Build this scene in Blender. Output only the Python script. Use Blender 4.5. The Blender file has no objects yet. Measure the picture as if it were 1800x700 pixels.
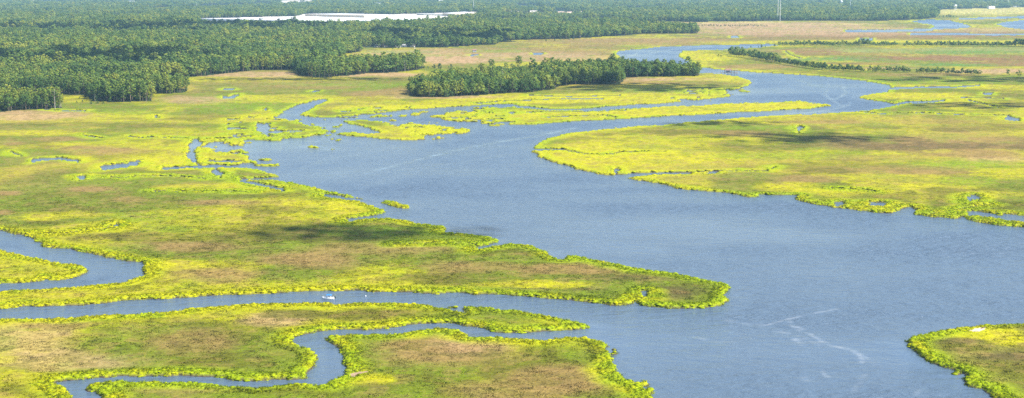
import bpy, math, random
import numpy as np
R = math.radians
rng = np.random.default_rng(11)
random.seed(7)
S = bpy.context.scene
COL = S.collection

# ------------------------------------------------------------------ site survey
# plan positions were surveyed from an oblique aerial view: at() turns a survey
# reading into a point of the flat coastal plain (metres)
H, F = 140.0, 2400.0
TH = math.atan(380.0 / F)
CT, ST = math.cos(TH), math.sin(TH)
def at(px, py, z=0.0):
    px = np.asarray(px, float); py = np.asarray(py, float)
    a = px - 900.0; b = -(py - 350.0)
    dy = b * ST + F * CT; dz = b * CT - F * ST
    t = (z - H) / dz
    return a * t, dy * t
def survey(x, y):
    dz = -H
    f = y * CT - dz * ST; u = y * ST + dz * CT
    return 900 + F * x / f, 350 - F * u / f
def P(px, py, z=0.0):
    x, y = at(px, py, z); return float(x), float(y)

# ------------------------------------------------------------------ helpers
def tag(o, label=None, cat=None, group=None, kind=None):
    if label: o['label'] = label
    if cat: o['category'] = cat
    if group: o['group'] = group
    if kind: o['kind'] = kind
    return o
def mesh_np(name, V, Fc, cols=None, smooth=False, mi=None, nrm=None):
    V = np.asarray(V, np.float32); Fc = np.asarray(Fc, np.int32)
    me = bpy.data.meshes.new(name)
    n, k = Fc.shape
    me.vertices.add(len(V)); me.vertices.foreach_set('co', V.ravel())
    me.loops.add(n * k); me.loops.foreach_set('vertex_index', Fc.ravel())
    me.polygons.add(n); me.polygons.foreach_set('loop_start', np.arange(0, n * k, k, dtype=np.int32))
    me.polygons.foreach_set('use_smooth', np.full(n, smooth, bool))
    if mi is not None: me.polygons.foreach_set('material_index', np.asarray(mi, np.int32))
    if cols:
        for nm, c in cols.items():
            c = np.asarray(c, np.float32)
            if c.ndim == 1:
                a = me.attributes.new(nm, 'FLOAT', 'POINT'); a.data.foreach_set('value', c)
            else:
                a = me.attributes.new(nm, 'FLOAT_COLOR', 'POINT')
                cc = np.ones((len(c), 4), np.float32); cc[:, :3] = c
                a.data.foreach_set('color', cc.ravel())
    me.update(calc_edges=True)
    if nrm is not None:
        me.polygons.foreach_set('use_smooth', np.ones(n, bool))
        me.normals_split_custom_set_from_vertices(np.asarray(nrm, np.float32))
    return me
def link(name, me, mat=None, parent=None, loc=None):
    o = bpy.data.objects.new(name, me); COL.objects.link(o)
    if mat is not None and me is not None and len(me.materials) == 0: me.materials.append(mat)
    if parent: o.parent = parent
    if loc is not None: o.location = loc
    return o
def empty(name, loc=(0, 0, 0), rz=0, sc=1):
    o = bpy.data.objects.new(name, None); COL.objects.link(o)
    o.location = loc; o.rotation_euler = (0, 0, rz); o.scale = (sc, sc, sc) if not hasattr(sc, '__len__') else sc
    o.empty_display_size = .5
    return o
class MB:
    """collects boxes, bars and prisms, then links them as one mesh"""
    def __init__(s): s.v = []; s.f = []
    def add(s, v, f):
        n = len(s.v); s.v += [tuple(map(float, p)) for p in v]; s.f += [tuple(i + n for i in q) for q in f]; return s
    def box(s, c, d, rz=0):
        x, y, z = c; a, b, h = d[0] / 2, d[1] / 2, d[2] / 2
        cs, sn = math.cos(rz), math.sin(rz); v = []
        for k in (-1, 1):
            for i, j in ((-1, -1), (1, -1), (1, 1), (-1, 1)):
                v.append((x + i * a * cs - j * b * sn, y + i * a * sn + j * b * cs, z + k * h))
        return s.add(v, [(3, 2, 1, 0), (4, 5, 6, 7), (0, 1, 5, 4), (1, 2, 6, 5), (2, 3, 7, 6), (3, 0, 4, 7)])
    def bar(s, p, q, r0, r1=None, n=6):
        r1 = r0 if r1 is None else r1
        p = np.array(p, float); q = np.array(q, float); d = q - p; d /= np.linalg.norm(d) + 1e-9
        u = np.cross(d, (0, 0, 1) if abs(d[2]) < .9 else (1, 0, 0)); u /= np.linalg.norm(u); w = np.cross(d, u)
        v = []
        for c, r in ((p, r0), (q, r1)):
            for k in range(n):
                a = 2 * math.pi * k / n; v.append(c + r * (u * math.cos(a) + w * math.sin(a)))
        f = [(k, (k + 1) % n, n + (k + 1) % n, n + k) for k in range(n)]
        return s.add(v, f + [tuple(range(n - 1, -1, -1)), tuple(range(n, 2 * n))])
    def loft(s, rings, caps=True):
        n = len(rings[0]); v = [p for r in rings for p in r]; f = []
        for i in range(len(rings) - 1):
            for k in range(n):
                f.append((i * n + k, i * n + (k + 1) % n, (i + 1) * n + (k + 1) % n, (i + 1) * n + k))
        if caps: f += [tuple(range(n - 1, -1, -1)), tuple(range((len(rings) - 1) * n, len(rings) * n))]
        return s.add(v, f)
    def build(s, name, mat, parent=None, smooth=False):
        me = bpy.data.meshes.new(name); me.from_pydata(s.v, [], s.f); me.update()
        import bmesh
        bm = bmesh.new(); bm.from_mesh(me); bmesh.ops.recalc_face_normals(bm, faces=bm.faces); bm.to_mesh(me); bm.free()
        if smooth:
            for p in me.polygons: p.use_smooth = True
        return link(name, me, mat, parent)

# value noise on world coordinates
def _h(i, j, sd):
    n = (i.astype(np.int64) * 374761393 + j.astype(np.int64) * 668265263 + sd * 1442695041) & 0xffffffff
    n = ((n ^ (n >> 13)) * 1274126177) & 0xffffffff
    n = ((n ^ (n >> 16)) * 2246822519) & 0xffffffff
    return ((n ^ (n >> 15)) & 0xffffff) / float(0xffffff)
def vnoise(x, y, sd=0):
    i = np.floor(x); j = np.floor(y); u = x - i; v = y - j
    u = u * u * (3 - 2 * u); v = v * v * (3 - 2 * v)
    a = _h(i, j, sd); b = _h(i + 1, j, sd); c = _h(i, j + 1, sd); d = _h(i + 1, j + 1, sd)
    return (a * (1 - u) + b * u) * (1 - v) + (c * (1 - u) + d * u) * v
def fbm(x, y, scale, octv=4, sd=0, gain=.5):
    t = 0; a = 1; s = 0; f = 1 / scale
    for k in range(octv):
        t = t + a * vnoise(x * f + 17.3 * k, y * f - 9.1 * k, sd + k); s += a; a *= gain; f *= 2.03
    return t / s
def sstep(a, b, x):
    t = np.clip((x - a) / (b - a), 0, 1); return t * t * (3 - 2 * t)

# ------------------------------------------------------------------ shorelines
XA, XB, YA, YB = -500, 2300, -20, 1000
GW, GH = XB - XA, YB - YA
def fill(arr, poly, val=True):
    p = np.array(poly, float); n = len(p)
    y0 = max(int(math.floor(p[:, 1].min())) - 1, YA); y1 = min(int(math.ceil(p[:, 1].max())) + 1, YB - 1)
    q = np.roll(p, -1, 0)
    for yy in range(y0, y1 + 1):
        yc = yy + .5
        m = (p[:, 1] <= yc) != (q[:, 1] <= yc)
        if not m.any(): continue
        xs = np.sort(p[m, 0] + (yc - p[m, 1]) / (q[m, 1] - p[m, 1]) * (q[m, 0] - p[m, 0]))
        for k in range(0, len(xs) - 1, 2):
            a = int(round(xs[k] - XA)); b = int(round(xs[k + 1] - XA))
            a = max(a, 0); b = min(b, GW)
            if b > a: arr[yy - YA, a:b] = val
def stroke(arr, pts, w0, w1=None, val=True):
    """ribbon along a line: w = half height in survey rows"""
    w1 = w0 if w1 is None else w1
    pts = np.array(pts, float); n = len(pts)
    d = np.gradient(pts, axis=0); d /= np.linalg.norm(d, axis=1)[:, None] + 1e-9
    nn = np.stack([-d[:, 1], d[:, 0]], 1)
    w = np.linspace(w0, w1, n)[:, None]
    fill(arr, np.concatenate([pts + nn * w, (pts - nn * w)[::-1]]), val)

RIVER = [(2300,1000),(1230,1000),(1190,760),(1145,696),(1126,673),(1100,664),(1084,651),(1074,633),(1071,623),(1060,614),(1074,606),(1054,597),(1026,592),(991,592),(961,596),(948,598),(940,596),(900,594),(873,593),(847,593),(824,591),(801,580),(773,576),(750,577),(724,582),(687,586),(636,587),(610,587),(593,588),(567,591),(576,600),(593,607),(601,614),(606,623),(601,633),(603,640),(607,647),(606,654),(593,663),(584,669),(573,676),(553,676),(521,675),(484,678.6),(467,680),(450,682),(437,680),(406,680),(380,674),(346,671),(306,671),(283,671),(277,666),(266,668.6),(237,671),(214,668),(183,671),(163,674),(151,683),(157,688),(171,690),(183,697),(178,720),(160,760),(120,760),(128,697),(114,687),(94,671),(114,668.6),(143,666),(169,663),(194,664),(211,660.6),(246,663),(263,661),(283,660),(314,661.4),(357,663),(394,664),(411,668),(434,668.6),(450,668.6),(484,667),(510,667),(536,666),(536,657),(547,649),(554,637),(556,626),(547,613),(521,606),(511,599),(516,593),(527,588.6),(547,586),(578,581),(610,580),(644,580),(678,577),(698,574),(716,570),(753,567),(793,567),(824,574),(850,577),(864,583),(900,585.5),(940,583),(980,581),(1014,579),(1037,575),(1026,568.6),(994,560),(943,551),(900,545),(873,543),(850,540),(818,538.6),(811,542),(823,547),(818,549),(807,547),(787,541.5),(767,540),(753,536),(721,534),(678,532),(621,532),(604,534),(590,535),(578,531),(550,532),(507,533),(450,534),(400,537),(343,541),(286,547),(243,551),(183,553),(114,557.7),(57,560),(0,560.6),(-200,566),(-500,585),
 (-500,562),(-200,549),(0,543),(48,537),(71,538.6),(106,536.6),(148,536.6),(183,533),(206,531),(228,527),(286,526),(328,523),(371,518.6),(414,518),(450,516),(493,514),(550,512),(598,511),(633,510),(661,513),(693,513),(724,513),(764,515.7),(801,513.7),(833,517.7),(864,517),(900,520),(931,523),(971,525),(1014,528),(1043,531),(1077,536),(1100,535.7),(1108,533),(1111,526),(1120,527),(1128,535.7),(1157,541),(1200,543),(1237,542),(1266,536),(1276,528),(1271,518),(1280,510),(1287,502),(1275,495.5),(1245,491),(1200,483.5),(1146,476),(1095,465.5),(1050,456.5),(1011,449),(996,448.4),(993,452),(987,455.6),(969,450.5),(960,440),(930,431),(900,428),(870,431),(849,437),(835,441.5),(837,435.5),(858,431),(879,423.5),(864,416),(825,410),(780,407.6),(787,402.5),(774,396.5),(732,391),(696,383),(672,381.5),(630,385),(612,390.5),(605,385),(633,382),(672,376),(672,368.5),(657,362.5),(630,353.5),(590,348),(563,342),(575,341),(615,348),(642,350),(642,349),(621,343),(570,334),(540,327),(520,322),(490,317),(461,314.6),(432,314.5),(425,313.2),(450,313),(496,312),(496,309),(466,301),(450,296),(425,294),(389,294),(389,291),(425,291),(471,292.2),(502,290.5),(489,288),(450,288),(448,286),(452,282.5),(470,282.3),(481,280),(470,277.7),(455,278.5),(446,281),(440,277),(436,274),(432,272),(411,269),(405,267),(437,270),(441,268),(428.6,263),(430,254),(428.6,247),(440,245),(455,246),(471,248),(493,248),(497,243),(520,242),(534,241),(564,238),(582,229),(570,223),(540,219),(519,212),(489,208),(487,203.5),(508,192),(522,184.5),(552,177),(570,174),(574,177),(564,181.5),(543,192),(531,199.5),(530,201.5),(540,205),(570,206.5),(615,203.5),(660,198.4),(705,193.6),(750,190.5),(780,189),(840,185),(900,182),(915,186),(960,191),(1014,191),(1050,189),(1080,186),(1128,183),(1170,181),(1230,175.5),(1260,172.5),(1293,168),(1274,163),(1275,160),(1302,156),(1320,147),(1320,144),(1317,139.5),(1299,133.5),(1266,129),(1230,127.5),(1200,128),(1150,122),(1110,112),(1095,103.5),(1083,93),(1083,90),(1128,85.5),(1170,81.6),(1230,79.5),(1290,78.6),(1350,77.4),(1366,78.5),(1350,80),(1335,82.5),(1275,85.5),(1200,88.5),(1192,95),(1194,99),(1200,103.5),(1224,114),(1233,118.5),(1290,123.6),(1350,128),(1425,132),(1470,136.5),(1512,141),(1542,145.5),(1563,148.5),(1564,156),(1560,160.5),(1518,166.5),(1503,171),(1518,174),(1554,179.4),(1572,183),(1570,186),(1530,193.5),(1497,196.5),(1425,200.5),(1350,203.5),(1305,206.5),(1272,209.5),(1200,215.5),(1140,220),(1080,224.5),(1035,229),(990,235),(954,245.5),(933,260),(935,263),(939,271),(960,281.5),(990,289),(1020,299.5),(1065,308.5),(1095,307),(1101,313),(1155,322),(1185,329.5),(1218,334),(1266,337),(1314,346.6),(1335,346),(1338,341.5),(1350,343),(1404,343),(1396,349),(1419,356.5),(1470,365.5),(1530,372.4),(1560,374.5),(1578,370),(1599,362.5),(1614,370),(1608,376),(1635,380.5),(1680,385),(1698,379),(1697,386.5),(1740,394),(1800,399),(2000,415),(2300,430)]
LEFT_CREEK = [(-500,380),(-200,392),(0,404),(30,411.5),(54,416),(72,429.5),(78,434),(120,438.5),(165,447.5),(225,458.6),(253,461),(252,470),(253,483),(222,494),(165,501.5),(105,506),(0,511.4),(-200,520),(-500,536)]
ISLES = {
 'west': [(-500,420),(-200,428),(0,438.5),(30,446),(75,455),(129,464),(157,473),(150,482),(129,489.5),(93,492.5),(81,488),(69,494),(45,496.4),(0,497.6),(-200,505),(-500,515)],
 'mid': [(594,211.6),(630,210.4),(660,213),(690,217),(720,216.5),(750,217.5),(780,221.5),(810,223),(831,228.4),(822,232),(810,236),(780,243.4),(735,246.4),(690,245),(660,243.4),(640,241.5),(618,239.5),(585,236.5),(600,232.5),(625,231),(645,235),(664,232.5),(650,226),(618,218)],
 'bank': [(756,205),(780,199),(800,194),(825,192),(870,189.5),(900,188),(930,190),(960,194.5),(1000,193.5),(1050,194),(1110,190.5),(1170,187),(1230,185),(1290,181),(1350,179.5),(1380,178.5),(1410,177),(1422,180),(1449,182),(1463,186),(1425,190.5),(1350,195),(1314,196.5),(1260,199.5),(1170,204),(1110,208.5),(1080,209.5),(1020,212.5),(957,216.4),(945,218.5),(900,219.4),(840,217.6),(789,212.5),(777,208)],
 'east': [(1588,596),(1607,591),(1636,584),(1679,575.7),(1721,571),(1800,570),(2000,572),(2300,590),(2300,1000),(1990,1000),(1860,760),(1800,728),(1750,700),(1733,688),(1730,683),(1713,683),(1701,674),(1698,660),(1681,651),(1653,645.7),(1636,637),(1613,626),(1596,608)],
 'sliver': [(655,352),(690,354),(715,361),(721,365),(705,366.5),(690,361.5),(668,355.5)],
 'tuft_a': [(533,257),(548,253),(562,257),(566,260),(548,260.5)], 'tuft_b': [(574,261),(582,259.5),(592,261),(585,263)],
}
POND_LINES = [([(55,284),(75,279.5),(100,279),(120,281),(138,283)],1.8,1.5), ([(178,296),(200,292),(222,290),(235,287),(249,284)],3.2,2), ([(136,314),(150,312)],2.6,2.6), ([(348,248),(339,258),(337,268),(336,274)],5,4), ([(336,276),(345,283)],3,2.5),
 ([(381,292),(376,299),(390,309)],4,3), ([(284,296),(330,294),(372,292),(390,292)],1.2,1.6), ([(421,315),(443,321.5),(470,327),(498,333)],1.8,1.3), ([(197,398),(208,394)],2.2,2.2), ([(271,206),(277,205)],2,1.6),
 ([(391,171),(404,171.5),(420,166)],1.8,1.1), ([(392,157),(412,156)],1.0,1.0), ([(463,192),(470,190.5)],1.8,1.6), ([(546,161),(560,160)],1,1),
 ([(1131.5,511),(1132,522)],3.4,3.6), ([(1400,230),(1409,224.5)],3,3), ([(1354,297),(1363,294)],1.5,1.5), ([(1768,207),(1791,210.5)],2,1.8), ([(1728,165),(1743,164.5)],1.8,1.6),
 ([(1571,184),(1590,180),(1625,179.6),(1660,176)],1.5,1.0), ([(1560,155),(1620,153),(1685,152.5),(1720,150)],.9,.7), ([(1468,360),(1482,357)],2.6,2), ([(1524,358),(1558,360)],2.6,2.6), ([(1700,352),(1711,347),(1723,350)],4,2),
 ([(1700,376),(1716,374.5),(1745,379),(1775,384)],3,2.6), ([(1760,379),(1800,384),(1900,396)],3.5,5), ([(1095,309),(1150,305),(1215,303.5)],2.4,.8), ([(1243,303),(1265,303)],1.2,1.2), ([(1080,303),(1085,297)],3,2.4),
 ([(934,263),(960,263),(990,263.2)],1.2,.7), ([(640,524.4),(641,524)],.1,.1), ([(1284,64.5),(1299,64.5)],1.2,1.2), ([(1509,69),(1533,69)],1.6,1.4), ([(826,97),(842,96)],.9,.7), ([(936,94),(954,94)],.8,.7),
 ([(1485,54),(1550,53.5),(1640,51.5)],1.2,1.4), ([(1600,59),(1700,59.4),(1800,60),(2000,61)],.7,.8), ([(1685,33),(1740,31.5),(1800,30),(2000,27)],1.2,1.6), ([(450,222),(470,228),(466,236)],6,5), ([(1240,305),(1262,302.5)],.9,.9)]
PONDS = [[(1596,37),(1632,34),(1668,35.5),(1695,42),(1710,47.4),(1680,50),(1635,51),(1644,45),(1620,40.5)], [(1749,42),(1776,37),(1800,34.5),(2000,34),(2000,54),(1800,51),(1776,49)]]
DITCHES = [[(192,312),(216,315),(240,310),(300,310),(360,315)],[(270,337),(312,337),(366,337.5),(450,338.5)],[(144,238),(183,243.5)],[(225,239.5),(246,243.5),(264,241),(330,244)],[(18,267),(39,276)],
 [(990,264),(1020,270),(1035,272.5),(1068,272.5),(1092,268),(1170,267.5)],[(1215,303.6),(1280,301),(1350,301.5)],[(1500,196),(1545,200),(1620,199),(1680,201),(1770,203.5),(1791,211)],[(1689,171),(1764,174)],[(1700,176),(1760,190)],
 [(195,398),(183,404),(140,408),(110,413),(60,411)],[(690,431),(730,429),(800,428.5),(836,432)],[(1380,90),(1390,97),(1410,103)],[(960,206),(1060,203),(1085,207)],[(925,198),(1000,197),(1100,194)],[(1350,104),(1385,104)],
 [(60,191),(110,195),(150,195)],[(1460,332),(1520,335),(1545,339)],[(1635,378),(1680,371),(1700,366),(1745,360)],[(830,182),(900,177),(990,174),(1060,174)],[(930,168),(1000,170),(1090,168)]]
SPECKLE = [[(400,205),(600,205),(600,252),(400,252)], [(345,245),(440,240),(450,290),(345,292)], [(740,188),(905,186),(905,221),(740,221)], [(1180,156),(1330,156),(1330,182),(1180,182)], [(660,205),(840,212),(840,245),(760,247),(690,222)], [(600,190),(760,186),(760,200),(600,212)]]

water = np.zeros((GH, GW), bool)
fill(water, RIVER); fill(water, LEFT_CREEK)
for p in ISLES.values(): fill(water, p, False)
for p in PONDS: fill(water, p)
for p, a, b in POND_LINES: stroke(water, p, a * 1.25, b * 1.25)
ditch = np.zeros_like(water)
for p in DITCHES: stroke(ditch, p, .7, .55)
src = np.clip(np.round(np.arange(GH) - .85 * (np.arange(GH) + YA + 30) / 140).astype(int), 0, GH - 1)
water = water | water[src]
GX, GY = np.meshgrid(np.arange(GW) + XA + .5, np.arange(GH) + YA + .5)
WX, WY = at(GX, GY)
spk = np.zeros_like(water)
for p in SPECKLE: fill(spk, p)
n1 = fbm(WX[spk], WY[spk] * .8, 13, 3, 5); py_ = GY[spk]
w_ = water[spk]
w_ = np.where(w_, w_ & ~(n1 > .72), n1 < .375)
water[spk] = w_
# small tussocks standing in the shallows near the western creek mouth
for (tx, ty, rx, ry) in [(668,204,9,1.6),(688,203.5,4,1.2),(708,204,6,1.5),(729,202,7,1.8),(742,197,4,1),(610,206.5,14,1),(654,206,6,.9),(585,231.5,5,1.6),(588,241.3,3,.8),(594,244.6,2.2,.7),(611,225.5,2,.9),(550,219,5,.8),(1305,160,6,.9),(1318,161.5,5,.7),(795,540.5,6,1),(1078,614.5,3,1.8),(1080,621,4,2.2),(1132,676,7,3.4),(1141,688,4,4),(655,637+8,2.2,1.2),(1684,656.5,5,1.4),(720,217,5,1.2),(690,212,10,.8)]:
    a = np.linspace(0, 2 * np.pi, 14); fill(water, np.stack([tx + rx * np.cos(a), ty + ry * np.sin(a)], 1), False)

# distance to the nearest shore in metres (jump flooding on the survey raster)
def shore_distance(mask):
    b = np.zeros_like(mask)
    b[:, 1:] |= mask[:, 1:] != mask[:, :-1]; b[1:] |= mask[1:] != mask[:-1]
    bx = np.where(b, WX, 1e7).astype(np.float32); by = np.where(b, WY, 1e7).astype(np.float32)
    X = WX.astype(np.float32); Y = WY.astype(np.float32)
    d = (bx - X) ** 2 + (by - Y) ** 2
    for st in (96, 48, 24, 12, 6, 3, 2, 1):
        for dj in (-st, 0, st):
            for di in (-st, 0, st):
                if di == 0 and dj == 0: continue
                sy = slice(max(dj, 0), GH + min(dj, 0)); sx = slice(max(di, 0), GW + min(di, 0))
                ty = slice(max(-dj, 0), GH + min(-dj, 0)); tx = slice(max(-di, 0), GW + min(-di, 0))
                nx = bx[sy, sx]; ny = by[sy, sx]
                nd = (nx - X[ty, tx]) ** 2 + (ny - Y[ty, tx]) ** 2
                m = nd < d[ty, tx]
                if m.any():
                    d[ty, tx][m] = nd[m]; bx[ty, tx][m] = nx[m]; by[ty, tx][m] = ny[m]
    return np.minimum(np.sqrt(d), 200)
SDD = shore_distance(ditch); SDD = np.where(ditch, -SDD - .5, SDD).astype(np.float32)
SD = shore_distance(water); SD = np.where(water, -SD, SD).astype(np.float32)
def sample(arr, px, py):
    fx = np.clip(np.asarray(px) - XA - .5, 0, GW - 1.001); fy = np.clip(np.asarray(py) - YA - .5, 0, GH - 1.001)
    i = fx.astype(int); j = fy.astype(int); u = fx - i; v = fy - j
    return (arr[j, i] * (1 - u) + arr[j, i + 1] * u) * (1 - v) + (arr[j + 1, i] * (1 - u) + arr[j + 1, i + 1] * u) * v
def land(px, py, x=None, y=None):
    """signed shore distance with the ragged edge of the grass added"""
    if x is None: x, y = at(px, py)
    d = sample(SD, px, py)
    amp = np.clip(np.hypot(x, y) / 700, .8, 1.6)
    n_ = d + amp * ((fbm(x, y, 5.0, 2, 31) - .5) * 2.6 + (fbm(x, y, 19, 2, 33) - .5) * 3.0) * np.clip(1.2 - np.abs(d) / 14, 0, 1)
    e_ = sample(SDD, px, py) + (fbm(x, y, 9, 2, 35) - .52) * 1.6
    return np.minimum(n_, e_)

# ------------------------------------------------------------------ woods (footprints)
WOODS = {
 'copse': [(-480,204),(0,198.5),(30,195.5),(75,193),(110,191.5),(104,186),(60,180),(-100,178),(-480,178)],
 'point': [(-480,172),(40,168),(111,167),(150,168),(165,179.5),(200,181),(222,181),(268,178.5),(262,168),(262,165.5),(300,166),(326,163),(331,158),(260,150),(120,143),(-480,140)],
 'west': [(-480,140),(0,140),(246,141),(321,137.5),(372,133),(420,127.5),(450,124.5),(522,124.5),(519,131),(540,136),(570,138),(600,135),(630,132),(654,129),(690,128.4),(729,124.5),(747,120.5),(744,117),(700,117.5),(655,119),(610,122),(560,118),(591,105),(606,95.5),(636,91),(630,86),(560,76),(440,66),(345,52),(345,44),(-480,40)],
 'middle': [(440,66),(560,76),(642,83.5),(690,85),(729,84),(789,83.5),(870,79),(881,73.5),(900,71.5),(1002,68.5),(1068,65),(1131,60),(1227,59.5),(1222,54),(1130,47),(1060,41),(960,40),(880,42),(760,42),(640,47),(350,48),(345,55)],
 'island': [(719,168),(735,171.5),(770,172.5),(820,170),(880,166),(935,163),(975,157.5),(985,151),(1030,149.5),(1090,149),(1096,143),(1094,137),(1150,136),(1228,135),(1229,131),(1180,128),(1110,122),(1060,124),(990,127),(930,131),(880,133),(820,140),(770,147),(735,156),(722,162)],
}
woods = np.zeros((GH, GW), np.uint8)
for k, nm in enumerate(WOODS): fill(woods, WOODS[nm], k + 1)
# the far woods fill everything beyond, up to the marsh edge and the clearings
FARW = [(-500,-20),(2300,-20),(2300,4),(1900,10),(1776,13.5),(1677,16.5),(1644,18),(1650,26),(1645,31.5),(1590,36.4),(1350,37.3),(1218,38.8),(1120,37),(1050,33),(880,36),(760,36),(640,44),(345,44),(-500,42)]
fw = np.zeros((GH, GW), np.uint8); fill(fw, FARW, 1)
woods[(woods == 0) & (fw == 1)] = 6
CLEAR = [[(346,33.5),(352,44),(400,47),(560,47.5),(650,44),(750,38.5),(840,32),(840,26),(780,23),(690,26),(540,24.5),(520,29)], [(720,26),(840,21),(842,27),(790,30),(740,29)], [(880,29.5),(1000,31),(1030,27),(1072,24.5),(1070,20.5),(1020,20.5),(960,22),(890,23),(878,26)],
 [(24,14.4),(53,14.4),(58,10.5),(26,9.5)], [(725,7.2),(780,6.2),(778,4),(745,5)], [(915,3.2),(1072,3.4),(1070,1),(960,1)], [(495,11),(552,9),(552,1),(494,1)], [(1094,20),(1125,20),(1125,16),(1094,16)]]
clearing = np.zeros((GH, GW), np.uint8)
for k, p in enumerate(CLEAR): fill(clearing, p, k + 1)
woods[(clearing > 0) & (woods == 6)] = 0
woods[(clearing == 1) & (woods > 2)] = 0
woods[(clearing > 1) & (woods == 4) & (GY < 36)] = 0

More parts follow.
